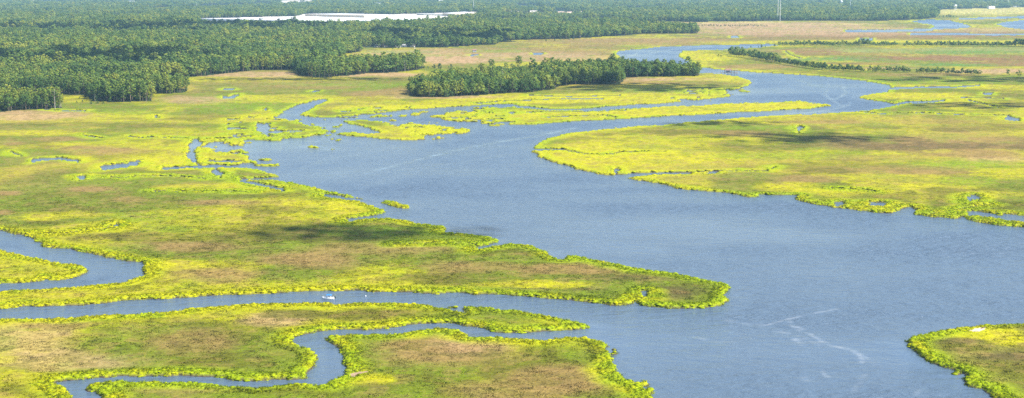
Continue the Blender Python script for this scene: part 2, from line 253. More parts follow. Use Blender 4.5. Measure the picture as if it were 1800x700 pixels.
# ------------------------------------------------------------------ what grows where (plant colours)
PAL = {'Y': (.375,.355,.005), 'G': (.15,.235,.005), 'O': (.108,.108,.010), 'T': (.245,.16,.055), 'B': (.08,.062,.024), 'P': (.38,.245,.13), 'R': (.20,.11,.045), 'F': (.095,.195,.03), 'A': (.20,.23,.06), 'L': (.46,.40,.10), 'S': (.80,.66,.50), 'W': (.74,.70,.62)}
ZONES = [  # survey ellipse: cx, cy, rx, ry, plant, strength
 (30,205,150,10,'P',.8),(345,177,80,8,'P',.7),(100,246,60,5,'T',.7),(175,265,95,8,'T',.9),(15,252,35,6,'T',.9),(160,334,62,6,'T',.9),(15,341,34,6,'T',.9),(395,358,75,6,'T',.8),(230,352,32,6,'T',.7),(10,377,18,6,'T',.9),(300,302,50,3,'O',.8),(330,327,60,5,'T',.6),(120,372,70,9,'O',.6),
 (60,385,60,9,'Y',.9),(130,380,110,8,'Y',.7),(70,393,60,4,'O',.8),(250,385,60,12,'G',.6),(300,285,90,14,'Y',.8),(400,330,130,8,'Y',.8),(560,362,100,10,'Y',.95),(600,372,70,8,'Y',.9),(500,370,90,8,'O',.6),(480,345,60,7,'O',.5),
 (60,235,90,6,'Y',.8),(330,235,120,9,'Y',.6),(200,220,140,6,'O',.5),(220,198,70,6,'G',.5),(350,208,90,8,'O',.5),
 (430,418,230,16,'O',.6),(720,409,170,14,'G',.6),(540,458,120,18,'T',.85),(640,440,170,13,'T',.6),(337,436,115,10,'T',.8),(385,488,95,18,'T',.85),(150,418,70,7,'B',.5),(60,516,90,4,'T',.6),(110,523,110,5,'Y',.8),(300,468,110,8,'Y',.8),(240,437,40,8,'G',.5),(300,405,60,8,'G',.5),
 (700,480,50,5,'Y',.9),(630,490,60,7,'Y',.8),(760,492,110,9,'O',.7),(840,470,120,12,'T',.6),(950,503,110,9,'Y',.9),(1000,475,110,10,'T',.8),(1190,516,75,16,'B',.8),(1110,492,110,9,'B',.6),(1030,512,40,4,'B',.7),(900,450,90,10,'O',.7),
 (30,600,130,35,'P',.6),(120,640,150,22,'P',.6),(330,585,160,28,'O',.55),(330,600,100,25,'T',.5),(480,565,75,14,'P',.7),(640,553,190,14,'O',.8),(80,575,80,10,'T',.6),(400,640,100,16,'O',.6),(770,622,150,32,'T',.85),(840,610,80,20,'P',.4),(950,650,130,40,'O',.6),(990,668,90,28,'T',.7),(720,680,120,20,'O',.5),(500,690,120,12,'O',.6),(640,670,90,12,'Y',.8),(900,690,160,20,'T',.6),(330,690,120,9,'T',.5),(480,630,50,14,'O',.5),(60,690,90,16,'O',.5),(1000,565,80,10,'Y',.6),
 (1700,250,130,22,'T',.6),(1660,256,160,10,'B',.6),(1560,253,130,7,'B',.5),(1740,282,80,8,'P',.6),(1500,296,160,14,'O',.6),(1600,305,110,5,'T',.7),(1420,316,70,8,'T',.7),(1120,278,190,20,'Y',.95),(1040,262,100,12,'Y',.8),(1210,234,190,7,'O',.8),(1460,216,100,4,'T',.7),(1300,236,70,5,'T',.6),(1390,332,70,10,'Y',.9),(1480,340,70,9,'Y',.8),(1600,330,60,7,'Y',.8),(1700,320,70,10,'G',.6),(1690,291,130,10,'G',.7),(1740,362,90,9,'O',.7),(1560,347,80,10,'O',.6),(1660,338,60,8,'O',.7),(1430,226,40,6,'B',.4),(1700,225,130,10,'B',.45),(1620,215,120,6,'T',.5),(1300,225,120,5,'G',.6),(1480,258,100,8,'T',.5),(1400,275,180,9,'G',.5),(1560,280,120,7,'T',.5),
 (470,132,150,6,'P',.9),(650,132,130,4.5,'P',.9),(560,152,110,8,'T',.6),(690,164,100,8,'T',.8),(790,172,120,4,'P',.8),(690,190,150,7,'Y',.95),(900,179,190,7,'Y',.95),(620,150,170,3,'G',.6),(980,146,260,7,'T',.8),(1160,140,110,4,'P',.8),(1150,163,150,8,'G',.5),(1080,172,200,9,'Y',.95),(1290,140,40,7,'Y',.7),(1110,200,260,14,'Y',1),(1350,187,130,9,'Y',1),(900,205,100,12,'Y',.7),(760,230,90,12,'Y',.9),(430,190,110,14,'G',.6),(470,205,60,8,'Y',.6),
 (800,95,190,9,'P',.75),(790,106,110,9,'P',.95),(960,92,200,12,'T',.7),(1100,75,230,9,'T',.7),(1000,105,120,8,'P',.5),(700,92,80,2.4,'A',.8),(870,91,70,3,'G',.6),(760,98,70,2.2,'G',.5),(1000,66.5,130,2,'Y',.7),(930,98,110,2.5,'A',.6),(1120,82,40,3,'G',.5),(1330,46,230,8,'P',.7),(1500,65,340,10,'R',.55),(1400,52,260,7,'P',.6),(1750,54,160,6,'P',.6),(1600,73.5,330,3.2,'Y',1),(1330,75,130,2.5,'Y',.6),(1740,20,150,7.5,'L',1),(1900,18,200,9,'L',1),(1330,40,80,2,'L',.8),(1250,41,50,1.5,'L',.6),(1570,30,0.1,0.1,'Y',.1),(1290,64,40,3,'G',.6),(1500,43,30,1.5,'L',.8),(1640,42,12,2,'Y',.7),
 (1500,90,200,5,'A',.9),(1750,88,160,5,'A',.9),(1420,92,80,7,'R',.95),(1690,93,140,4,'F',.9),(1520,96,100,3,'R',.6),(1500,105,130,5,'F',.95),(1680,103,190,6,'R',1),(1780,112,110,6,'R',.8),(1660,115,110,3,'F',.9),(1520,113,100,3,'R',.6),(1740,126,100,5,'P',.95),(1560,121,60,2.5,'P',.7),(1250,104,55,10,'Y',1),(1210,96,40,6,'Y',1),(1330,118,90,5,'T',.8),(1430,128,120,2.5,'O',.6),(1620,132,120,4,'T',.6),(1600,145,200,7,'G',.6),(1680,153,140,4,'Y',.9),(1620,169,130,6,'Y',.95),(1760,168,80,5,'O',.7),(1740,186,150,6,'O',.9),(1600,200,120,4,'G',.5),(1260,88,60,3,'A',.6),
 (1740,590,90,12,'Y',1),(1790,600,60,14,'Y',1),(1680,603,55,6,'B',.7),(1780,630,80,10,'B',.75),(1700,615,60,8,'O',.7),(1800,650,70,20,'O',.7),
 (1640,252,190,16,'T',.7),(1600,258,220,9,'B',.65),(1500,247,150,6,'B',.6),(1720,272,110,9,'T',.8),(1560,300,170,9,'T',.55),(1440,302,90,6,'O',.7),(1330,262,140,8,'O',.6),(1340,44,260,5,'P',.6),(1520,62,330,9,'R',.6),(1420,58,280,7,'P',.7),(1740,62,140,5,'R',.6),(1120,72,200,5,'T',.7),(960,100,150,8,'P',.6),
 (620,656,16,3,'P',.95),
]
NEARSAND = [[(1697,586),(1712,582.5),(1724,581),(1733,579.5),(1730,584),(1721,587)], [(611,666),(620,660),(634,658),(650,656.5),(643,660),(632,662),(622,668)]]
def cover(px, py, x, y, d):
    n = len(px)
    big = fbm(x, y * .8, 95, 4, 3); mid = fbm(x, y, 30, 4, 8); sm = fbm(x, y, 7.5, 3, 12); pt = fbm(x, y, 170, 3, 40)
    pal = {k: np.array(v) for k, v in PAL.items()}
    C = np.tile(pal['O'] * .55 + pal['G'] * .45, (n, 1))
    def mix(m, k):
        nonlocal C
        C = C * (1 - m[:, None]) + pal[k] * m[:, None]
    mix(sstep(.45, .59, big) * .75, 'Y'); mix(sstep(.50, .63, pt * .6 + mid * .4) * .38, 'T'); mix(sstep(.55, .68, 1 - mid) * .5, 'O')
    ex = (mid - .5) * .9 + (sm - .5) * .7; wx = (big - .5) * 60
    for cx, cy, rx, ry, k, s in ZONES:
        m = np.abs(px - cx) < rx * 1.9
        m &= np.abs(py - cy) < ry * 1.9
        if not m.any(): continue
        q = np.hypot((px[m] - cx) / rx, (py[m] - cy) / ry)
        w = np.zeros(n); w[m] = s * (1 - sstep(.45, 1.15, q + ex[m]))
        mix(w, k)
    # inner mosaic: dead straw, fresh blades, dark needlerush
    inn = np.clip((d - 6) / 10, 0, 1)
    mix(inn * sstep(.54, .68, sm) * .34, 'T'); mix(inn * sstep(.54, .70, 1 - sm) * .4, 'O'); mix(inn * sstep(.60, .72, mid) * .28, 'G'); fs = fbm(x * .6, y, 3.0, 2, 14); mix(inn * sstep(.56, .75, fs) * .3, 'B'); mix(inn * sstep(.58, .75, 1 - fs) * .3, 'T')
    # tall cordgrass belts the creeks
    belt = 1 - sstep(3, 12, d + (mid - .5) * 16)
    C2 = C.copy(); t = sstep(.38, .62, big * .5 + sm * .5)[:, None]
    tall = (pal['G'] * .75 + pal['Y'] * .25) * (1 - t) * 1.15 + (pal['Y'] * .8 + pal['G'] * .2) * t
    bb = (belt * .92)[:, None]; C = C2 * (1 - bb) + tall * bb
    return C
MUD = np.array((.075, .062, .045))
def ground_colour(px, py, x, y, d, z):
    C = cover(px, py, x, y, d)
    wd = woods[np.clip((py - YA).astype(int), 0, GH - 1), np.clip((px - XA).astype(int), 0, GW - 1)]
    cl = clearing[np.clip((py - YA).astype(int), 0, GH - 1), np.clip((px - XA).astype(int), 0, GW - 1)]
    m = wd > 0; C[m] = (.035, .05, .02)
    n = fbm(x, y, 40, 3, 77)[:, None]
    for k, c in {1: (.78,.74,.66), 2: (.62,.55,.42), 3: (.66,.48,.36), 4: (.70,.62,.50), 5: (.60,.56,.40), 6: (.52,.52,.30), 7: (.60,.52,.42), 8: (.5,.45,.35)}.items():
        m = (cl == k) & (wd == 0); C[m] = np.array(c) * (.7 + .6 * n[m])
    for p in NEARSAND:
        a = np.zeros((GH, GW), np.float32); fill(a, p, 1); m = sample(a, px, py) > .5; C[m] = np.array(PAL['S']) * .66 if p is NEARSAND[0] else np.array((.30, .21, .14))
    e = (1 - sstep(.25, .55, z))[:, None]
    return C * (1 - e) + MUD * e

# ------------------------------------------------------------------ materials
def mat(name, col=(.5, .5, .5), rough=.7, metal=0, spec=.5):
    m = bpy.data.materials.new(name); m.use_nodes = True
    b = m.node_tree.nodes['Principled BSDF']
    b.inputs['Base Color'].default_value = (*col, 1); b.inputs['Roughness'].default_value = rough
    b.inputs['Metallic'].default_value = metal; b.inputs['Specular IOR Level'].default_value = spec
    return m
def N(m, t, **kw):
    n = m.node_tree.nodes.new(t)
    for k, v in kw.items(): setattr(n, k, v)
    return n
def weather(m, scale=.6, amt=.25):
    """uneven paint and dirt"""
    nt = m.node_tree; b = nt.nodes['Principled BSDF']; c = tuple(b.inputs['Base Color'].default_value)
    tc = N(m, 'ShaderNodeTexCoord'); n = N(m, 'ShaderNodeTexNoise'); n.inputs['Scale'].default_value = scale; n.inputs['Detail'].default_value = 6
    r = N(m, 'ShaderNodeMapRange'); r.inputs[1].default_value = .3; r.inputs[2].default_value = .75; r.inputs[3].default_value = 1 - amt; r.inputs[4].default_value = 1 + amt * .3
    x = N(m, 'ShaderNodeMix', data_type='RGBA', blend_type='MULTIPLY'); x.inputs[0].default_value = 1; x.inputs[6].default_value = c
    nt.links.new(tc.outputs['Object'], n.inputs['Vector']); nt.links.new(n.outputs[0], r.inputs[0]); nt.links.new(r.outputs[0], x.inputs[7]); nt.links.new(x.outputs[2], b.inputs['Base Color'])
    return m
def both_sides(m):
    """thin leaves and blades carry the normal of their clump whichever face is met"""
    g = N(m, 'ShaderNodeNewGeometry'); a = N(m, 'ShaderNodeMath', operation='MULTIPLY_ADD'); a.inputs[1].default_value = -2; a.inputs[2].default_value = 1
    v = N(m, 'ShaderNodeVectorMath', operation='SCALE'); L = m.node_tree.links.new
    L(g.outputs['Backfacing'], a.inputs[0]); L(g.outputs['Normal'], v.inputs[0]); L(a.outputs[0], v.inputs['Scale']); return v.outputs[0]
def grass_mat(name, fine, sheet):
    m = bpy.data.materials.new(name); m.use_nodes = True; nt = m.node_tree; L = nt.links.new
    b = nt.nodes['Principled BSDF']; b.inputs['Roughness'].default_value = .75; b.inputs['Specular IOR Level'].default_value = .05
    a = N(m, 'ShaderNodeAttribute', attribute_name='Col'); tc = N(m, 'ShaderNodeTexCoord')
    n = N(m, 'ShaderNodeTexNoise'); n.inputs['Scale'].default_value = fine; n.inputs['Detail'].default_value = 5; n.inputs['Roughness'].default_value = .65
    r = N(m, 'ShaderNodeMapRange'); r.inputs[1].default_value = .3; r.inputs[2].default_value = .7; r.inputs[3].default_value = .68; r.inputs[4].default_value = 1.3
    x = N(m, 'ShaderNodeMix', data_type='RGBA', blend_type='MULTIPLY'); x.inputs[0].default_value = 1
    L(tc.outputs['Object'], n.inputs['Vector']); L(n.outputs[0], r.inputs[0]); L(a.outputs['Color'], x.inputs[6]); L(r.outputs[0], x.inputs[7]); L(x.outputs[2], b.inputs['Base Color'])
    if sheet:
        bp = N(m, 'ShaderNodeBump'); bp.inputs['Strength'].default_value = .9; bp.inputs['Distance'].default_value = .5
        n2 = N(m, 'ShaderNodeTexNoise'); n2.inputs['Scale'].default_value = .9; n2.inputs['Detail'].default_value = 6
        L(tc.outputs['Object'], n2.inputs['Vector']); L(n2.outputs[0], bp.inputs['Height']); L(bp.outputs[0], b.inputs['Normal'])
    else:
        t = N(m, 'ShaderNodeBsdfTranslucent'); s = N(m, 'ShaderNodeMixShader'); s.inputs[0].default_value = .5
        out = nt.nodes['Material Output']; nn_ = both_sides(m); L(nn_, b.inputs['Normal']); L(nn_, t.inputs['Normal']); L(x.outputs[2], t.inputs['Color']); L(b.outputs[0], s.inputs[1]); L(t.outputs[0], s.inputs[2]); L(s.outputs[0], out.inputs['Surface'])
    return m
def leaf_mat(name, c0, c1, c2):
    m = bpy.data.materials.new(name); m.use_nodes = True; nt = m.node_tree; L = nt.links.new
    b = nt.nodes['Principled BSDF']; b.inputs['Roughness'].default_value = .6; b.inputs['Specular IOR Level'].default_value = .25
    oi = N(m, 'ShaderNodeObjectInfo'); g = N(m, 'ShaderNodeNewGeometry'); tc = N(m, 'ShaderNodeTexCoord')
    r = N(m, 'ShaderNodeValToRGB'); e = r.color_ramp.elements; e[0].color = (*c0, 1); e[1].color = (*c2, 1); k = e.new(.5); k.color = (*c1, 1)
    def ma(a, k, c):
        n = N(m, 'ShaderNodeMath', operation='MULTIPLY_ADD'); n.inputs[1].default_value = k; L(a, n.inputs[0])
        if isinstance(c, float): n.inputs[2].default_value = c
        else: L(c, n.inputs[2])
        return n.outputs[0]
    # stands of different age and kind: broad patches over the land, then tree by tree, then sprig by sprig
    sn = N(m, 'ShaderNodeTexNoise'); sn.inputs['Scale'].default_value = .011; sn.inputs['Detail'].default_value = 3; L(g.outputs['Position'], sn.inputs['Vector'])
    L(ma(sn.outputs[0], 2.0, ma(oi.outputs['Random'], .55, ma(g.outputs['Random Per Island'], .3, -.95))), r.inputs[0])
    L(r.outputs[0], b.inputs['Base Color'])
    t = N(m, 'ShaderNodeBsdfTranslucent'); s = N(m, 'ShaderNodeMixShader'); s.inputs[0].default_value = .40
    nn_ = both_sides(m); L(nn_, b.inputs['Normal']); L(nn_, t.inputs['Normal']); L(r.outputs[0], t.inputs['Color']); L(b.outputs[0], s.inputs[1]); L(t.outputs[0], s.inputs[2]); L(s.outputs[0], nt.nodes['Material Output'].inputs['Surface'])
    return m
M_ground = grass_mat('marsh_ground', .55, True)
M_grass = grass_mat('cordgrass', 1.3, False)
M_pine = leaf_mat('pine_needles', (.06,.125,.026), (.16,.245,.03), (.36,.38,.04))
M_broad = leaf_mat('oak_leaves', (.05,.11,.024), (.13,.22,.03), (.32,.35,.042))
M_shrub = leaf_mat('cedar_leaves', (.032,.075,.026), (.07,.145,.032), (.17,.235,.042))
M_dead = leaf_mat('dry_needles', (.16,.12,.06), (.22,.17,.08), (.25,.2,.1))
M_bark = weather(mat('bark', (.21,.16,.115), .9), .8, .4)
M_grey = weather(mat('bare_wood', (.42,.38,.33), .9), 1.5, .3)

# ------------------------------------------------------------------ ground sheet
cols = np.concatenate([np.arange(-500, 0, 6), np.arange(0, 1800, 1.5), np.arange(1800, 2301, 6)]).astype(float)
rows = np.concatenate([[-24, -20, -16, -12, -9, -6, -4, -2], np.arange(0, 702, 1.25), np.arange(702, 1000, 5)]).astype(float)
PX, PY = np.meshgrid(cols, rows); nr, nc = PX.shape
PX = PX.ravel(); PY = PY.ravel(); X, Y = at(PX, PY)
D = land(PX, PY, X, Y)
def height(px, py, x, y, d):
    edge = np.exp(-np.clip(d, 0, 60) / 9)
    up = .55 + .55 * edge + .25 * (fbm(x, y, 6, 3, 21) - .5) + .5 * edge * (fbm(x, y, 3.2, 2, 22) - .45)
    return np.where(d > 0, .15 + up * sstep(0, 1.2, d), np.maximum(-.7, .15 + d * .7))
Z = height(PX, PY, X, Y, D)
Cg = ground_colour(PX, PY, X, Y, D, np.where(D > 0, np.maximum(Z, sstep(0, 1.2, D)), 0))
idx = np.arange(nr * nc).reshape(nr, nc)
Fq = np.stack([idx[1:, :-1], idx[1:, 1:], idx[:-1, 1:], idx[:-1, :-1]], -1).reshape(-1, 4)
g = link('ground', mesh_np('ground', np.stack([X, Y, Z], 1), Fq, {'Col': Cg}, True), M_ground)
tag(g, 'flat tidal marsh of yellow green cordgrass and straw patches cut by creeks', 'ground', kind='structure')

# ------------------------------------------------------------------ water
wc = np.concatenate([np.arange(-500, 0, 12), np.arange(0, 1800, 3), np.arange(1800, 2301, 12)]).astype(float)
wr = np.concatenate([[-24, -16, -8], np.arange(0, 702, 1.5), np.arange(702, 1000, 10)]).astype(float)
WPX, WPY = np.meshgrid(wc, wr); wnr, wnc = WPX.shape; WPX = WPX.ravel(); WPY = WPY.ravel(); wx, wy = at(WPX, WPY)
SLICK = [([(498,310),(540,293),(585,278),(630,271)],3,.6),([(642,305),(690,292),(780,269.5),(822,259.6),(900,246),(945,239.5),(978,232),(1010,226)],2.8,1),([(700,300),(735,296),(822,284),(900,271),(980,262)],2.2,.5),([(640,330),(700,310),(760,290)],5,.35),
 ([(1385,136),(1400,139.5),(1418,146),(1430,149.5),(1445,154.5),(1454,160),(1449,166),(1458,173),(1470,174),(1480,169),(1489,162),(1481,157),(1485,153)],1.6,1),([(1458,173),(1468,179),(1478,185),(1493,185),(1470,191),(1420,199),(1350,202)],1.8,1),([(1493,180),(1494,185),(1465,187.5),(1430,193),(1350,197)],1.3,.8),
 ([(1080,102),(1097,101.8),(1115,97),(1119,94)],1.6,1),([(1134,96.3),(1156,91.7),(1181,87),(1250,82)],1.3,.9),([(1080,567),(1092,566),(1134,563),(1185,560),(1280,535)],1.7,.75),([(690,219),(720,211),(740,207),(790,203)],1.4,.9),([(556,250),(570,240),(584,229)],1.6,.8),
 ([(900,535),(1000,548),(1100,552)],4,.35),([(490,206),(510,196),(530,186)],3,.6),([(1607,694),(1624,680),(1664,671),(1700,676)],2,.6),([(640,258),(720,256),(800,246)],4,.3),([(650,520),(700,519),(760,521)],3,.25),([(1000,216),(1200,206),(1350,198)],3,.3)]
FOAM = [([(1340,573),(1350,571),(1390,560),(1420,553),(1473,543)],1.3,.8),([(1400,575),(1407,577),(1425,588),(1444,600),(1462,607),(1478,611),(1495,615),(1510,623),(1516,637)],2.2,.9),([(1397,597),(1404,600),(1410,606)],3.0,.8),([(1388,560),(1390,572),(1410,583)],1.8,.8),([(1447,652),(1450,660),(1456,663)],2,.6),([(1415,664),(1420,668)],3,.6),([(1360,580),(1400,590),(1440,606)],2.5,.5),([(1280,563),(1300,568),(1340,572)],3,.45),([(1607,694),(1615,686)],3,.5),([(1220,592),(1250,600),(1290,602)],2,.35),([(1505,620),(1540,640)],3,.4),([(1500,690),(1520,660)],3,.3)]
def ribbons(lst, px, py):
    o = np.zeros(len(px))
    for pts, w, s in lst:
        for (ax, ay), (bx, by) in zip(pts[:-1], pts[1:]):
            m = (px > min(ax, bx) - 40) & (px < max(ax, bx) + 40) & (py > min(ay, by) - 16) & (py < max(ay, by) + 16)
            q = np.stack([px[m], py[m] * 3], 1); a = np.array([ax, ay * 3]); b = np.array([bx, by * 3]); ab = b - a
            t = np.clip(((q - a) @ ab) / (ab @ ab + 1e-9), 0, 1); dd = np.linalg.norm(q - a - t[:, None] * ab, axis=1)
            o[m] = np.maximum(o[m], s * (1 - sstep(.15, 1.25, dd / (w * 3))))
    return o
slick = ribbons(SLICK, WPX, WPY); foam = ribbons(FOAM, WPX, WPY)
wd_ = sample(SD, WPX, WPY)
slick = np.maximum(slick, .55 * (1 - sstep(3, 16, -wd_)))           # sheltered water along the banks lies calmer
widx = np.arange(wnr * wnc).reshape(wnr, wnc)
Wq = np.stack([widx[1:, :-1], widx[1:, 1:], widx[:-1, 1:], widx[:-1, :-1]], -1).reshape(-1, 4)
M_water = bpy.data.materials.new('river_water'); M_water.use_nodes = True
nt = M_water.node_tree; L = nt.links.new; b = nt.nodes['Principled BSDF']
b.inputs['Base Color'].default_value = (.078, .12, .18, 1); b.inputs['IOR'].default_value = 1.33; b.inputs['Specular IOR Level'].default_value = .5
tc = N(M_water, 'ShaderNodeTexCoord')
def wnoise(scale, det, sx=1, sy=1, rot=0):
    mp = N(M_water, 'ShaderNodeMapping'); mp.inputs['Scale'].default_value = (sx, sy, 1); mp.inputs['Rotation'].default_value = (0, 0, R(rot))
    n = N(M_water, 'ShaderNodeTexNoise'); n.inputs['Scale'].default_value = scale; n.inputs['Detail'].default_value = det; n.inputs['Roughness'].default_value = .6
    L(tc.outputs['Object'], mp.inputs['Vector']); L(mp.outputs[0], n.inputs['Vector']); return n
def mth(op, a, bb):
    n = N(M_water, 'ShaderNodeMath', operation=op)
    for i, v in enumerate((a, bb)):
        if hasattr(v, 'links') or hasattr(v, 'is_linked'): L(v, n.inputs[i])
        else: n.inputs[i].default_value = v
    return n.outputs[0]
rip = wnoise(.27, 6, .45, 1.0, 8); swell = wnoise(.12, 3, .5, 1, -10); gust = wnoise(.011, 4, .5, 1.0, 6); gust2 = wnoise(.0042, 3, .6, 1, 12)
sl = N(M_water, 'ShaderNodeAttribute', attribute_name='slick'); fo = N(M_water, 'ShaderNodeAttribute', attribute_name='foam')
hgt = mth('ADD', mth('MULTIPLY', rip.outputs[0], 1.1), mth('MULTIPLY', swell.outputs[0], 1.4))
gs = N(M_water, 'ShaderNodeMapRange'); gs.inputs[1].default_value = .41; gs.inputs[2].default_value = .59; gs.inputs[3].default_value = .26; gs.inputs[4].default_value = 1.3
L(mth('ADD', mth('MULTIPLY', gust.outputs[0], .5), mth('MULTIPLY', gust2.outputs[0], .5)), gs.inputs[0])
wisp = wnoise(.06, 6, .6, 1.2, 20); wr_ = N(M_water, 'ShaderNodeMapRange'); wr_.inputs[1].default_value = .32; wr_.inputs[2].default_value = .62; wr_.inputs[3].default_value = .25; wr_.inputs[4].default_value = .95; L(wisp.outputs[0], wr_.inputs[0])
strg = mth('MULTIPLY', gs.outputs[0], mth('SUBTRACT', 1.0, mth('MULTIPLY', sl.outputs['Fac'], wr_.outputs[0])))
bp = N(M_water, 'ShaderNodeBump'); bp.inputs['Distance'].default_value = 2.2; L(hgt, bp.inputs['Height']); L(strg, bp.inputs['Strength']); L(bp.outputs[0], b.inputs['Normal'])
L(mth('ADD', .06, mth('MULTIPLY', strg, .24)), b.inputs['Roughness'])
fn = wnoise(.22, 7, .7, 1, 0); fr = N(M_water, 'ShaderNodeMapRange'); fr.inputs[1].default_value = .40; fr.inputs[2].default_value = .72; fr.inputs[4].default_value = .22; L(fn.outputs[0], fr.inputs[0])
df = N(M_water, 'ShaderNodeBsdfDiffuse'); df.inputs['Color'].default_value = (.72, .76, .80, 1)
mxs = N(M_water, 'ShaderNodeMixShader'); L(mth('MULTIPLY', fo.outputs['Fac'], fr.outputs[0]), mxs.inputs[0]); L(b.outputs[0], mxs.inputs[1]); L(df.outputs[0], mxs.inputs[2]); L(mxs.outputs[0], nt.nodes['Material Output'].inputs['Surface'])
w = link('water', mesh_np('water', np.stack([wx, wy, np.zeros_like(wx)], 1), Wq, {'slick': slick, 'foam': foam}, True), M_water)
tag(w, 'wind rippled steel blue tidal river with pale slicks and boat wakes', 'water', kind='structure')

# ------------------------------------------------------------------ cordgrass (uncountable clumps)
tv, tf, tcx, tn = [], [], [], []; nv = 0
def place(V, Fc, x, y, z, sxy, sz, rot, col, NV):
    """many copies of one small template merged into the grass mesh"""
    global nv
    n = len(x); k = len(V); c, s = np.cos(rot), np.sin(rot)
    vx = V[None, :, 0] * sxy[:, None]; vy = V[None, :, 1] * sxy[:, None]; vz = V[None, :, 2] * sz[:, None]
    o = np.stack([vx * c[:, None] - vy * s[:, None] + x[:, None], vx * s[:, None] + vy * c[:, None] + y[:, None], vz + z[:, None]], -1)
    nx_ = NV[None, :, 0] * c[:, None] - NV[None, :, 1] * s[:, None]; ny_ = NV[None, :, 0] * s[:, None] + NV[None, :, 1] * c[:, None]
    tn.append(np.stack([nx_, ny_, np.broadcast_to(NV[None, :, 2], nx_.shape)], -1).reshape(-1, 3)); tv.append(o.reshape(-1, 3)); tf.append((Fc[None] + (np.arange(n) * k)[:, None, None] + nv).reshape(-1, 3)); tcx.append(np.repeat(col, k, 0)); nv += n * k
def blades(n, r, lean, w, seed):
    q = np.random.default_rng(seed); V = []; Fc = []
    for i in range(n):
        a = q.uniform(0, 2 * np.pi); rr = r * math.sqrt(q.uniform(0, 1)); bx, by = rr * math.cos(a), rr * math.sin(a)
        a2 = a + q.normal(0, .7); ln = lean * q.uniform(.3, 1.1); h = q.uniform(.6, 1.0); p = a2 + math.pi / 2; ww = w * q.uniform(.7, 1.3)
        V += [(bx - ww * math.cos(p), by - ww * math.sin(p), 0), (bx + ww * math.cos(p), by + ww * math.sin(p), 0), (bx + ln * math.cos(a2), by + ln * math.sin(a2), h)]
        Fc.append((3 * i, 3 * i + 1, 3 * i + 2))
    V = np.array(V); NN = V * np.array([.45, .45, 0]) + np.repeat(q.normal(0, .28, (n, 3)), 3, 0) + np.array([0, 0, .8]); return V, np.array(Fc), NN / np.linalg.norm(NN, axis=1)[:, None]
def dome(seed, m=9):
    q = np.random.default_rng(seed); V = [(0, 0, 1.0)]; Fc = []
    for j, (rr, zz) in enumerate(((.5, .9), (.9, .55), (1.0, -.15))):
        for k in range(m):
            a = 2 * np.pi * (k + .5 * j) / m; s = q.uniform(.8, 1.2); V.append((rr * s * math.cos(a), rr * s * math.sin(a), zz * q.uniform(.85, 1.1)))
    for k in range(m): Fc.append((0, 1 + k, 1 + (k + 1) % m))
    for j in range(2):
        for k in range(m):
            a = 1 + j * m + k; bq = 1 + j * m + (k + 1) % m; Fc += [(a, a + m, bq), (bq, a + m, bq + m)]
    V = np.array(V); NN = V * np.array([.75, .75, .8]) + q.normal(0, .16, V.shape) + np.array([0, 0, .12]); return V, np.array(Fc), NN / np.linalg.norm(NN, axis=1)[:, None]
DOMES = [dome(k) for k in range(4)]; TALL = [blades(16, .85, .75, .13, 50 + k) for k in range(3)]; SHORT = [blades(9, .8, .8, .22, 70 + k) for k in range(3)]
def scatter(y0, y1, dens, x0=-120, x1=1920):
    """random points of the plain with a given number per square metre"""
    out = []
    for r0 in np.arange(y0, y1, 10):
        a0x, a0y = at(900, r0); a1x, a1y = at(900, min(r0 + 10, y1)); s = float((a0y + a1y) / 2)
        area = (x1 - x0) / F * s * 1.0 * float(a0y - a1y); n = rng.poisson(area * dens)
        yy = rng.uniform(float(a1y), float(a0y), n); xx = rng.uniform((x0 - 900) / F, (x1 - 900) / F, n) * yy * 1.02
        out.append(np.stack([xx, yy], 1))
    p = np.concatenate(out); px, py = survey(p[:, 0], p[:, 1]); return p[:, 0], p[:, 1], px, py
def grow(y0, y1, dens, dmin, dmax, what, rad, hgt, gamma=1.0):
    x, y, px, py = scatter(y0, y1, dens); d = land(px, py, x, y); m = (d > dmin) & (d < dmax)
    if y0 > 300: m &= rng.uniform(size=len(m)) < sstep(y0, y0 + 110, py) * .9 + .1
    wd = woods[np.clip((py - YA).astype(int), 0, GH - 1), np.clip((px - XA).astype(int), 0, GW - 1)]; m &= wd == 0
    for p in NEARSAND:
        a = np.zeros((GH, GW), np.float32); fill(a, p, 1); m &= sample(a, px, py) < .3
    if dmax > 30: m &= rng.uniform(size=len(m)) < sstep(.35, .6, fbm(x, y, 8, 2, 91)) * .8 + .2
    x, y, px, py, d = x[m], y[m], px[m], py[m], d[m]
    z = height(px, py, x, y, d); C = cover(px, py, x, y, d); n = len(x)
    C = C * rng.uniform(.9, 1.1, (n, 1)); C[:, 0] *= rng.uniform(.95, 1.03, n)
    k = rng.integers(0, len(what), n)
    for j, (V, Fc, NV) in enumerate(what):
        q = k == j
        if q.any():
            nq = int(q.sum()); place(V, Fc, x[q], y[q], z[q] - .12, rng.uniform(*rad, nq), rng.uniform(*hgt, nq), rng.uniform(0, 6.28, nq), np.clip(C[q] * 1.72, 0, .85), NV)
    return n
n_a = grow(305, 760, .28, .1, 6, DOMES, (.45, 1.25), (.2, .58)); n_b = grow(305, 760, .7, -.4, 7, TALL, (.55, 1.05), (.4, .9))
n_c = grow(305, 760, .42, 4, 400, SHORT, (.7, 1.5), (.2, .42)); n_d = grow(175, 345, .055, .2, 3.6, DOMES, (.9, 1.9), (.22, .5)); n_e = 0
gr = link('marsh_grass', mesh_np('marsh_grass', np.concatenate(tv), np.concatenate(tf), {'Col': np.concatenate(tcx)}, True, None, np.concatenate(tn)), M_grass)
tag(gr, 'clumps of tall yellow green cordgrass along the creek banks', 'marsh grass', kind='stuff')
print('grass clumps', n_a, n_b, n_c, n_d, n_e, 'verts', nv)

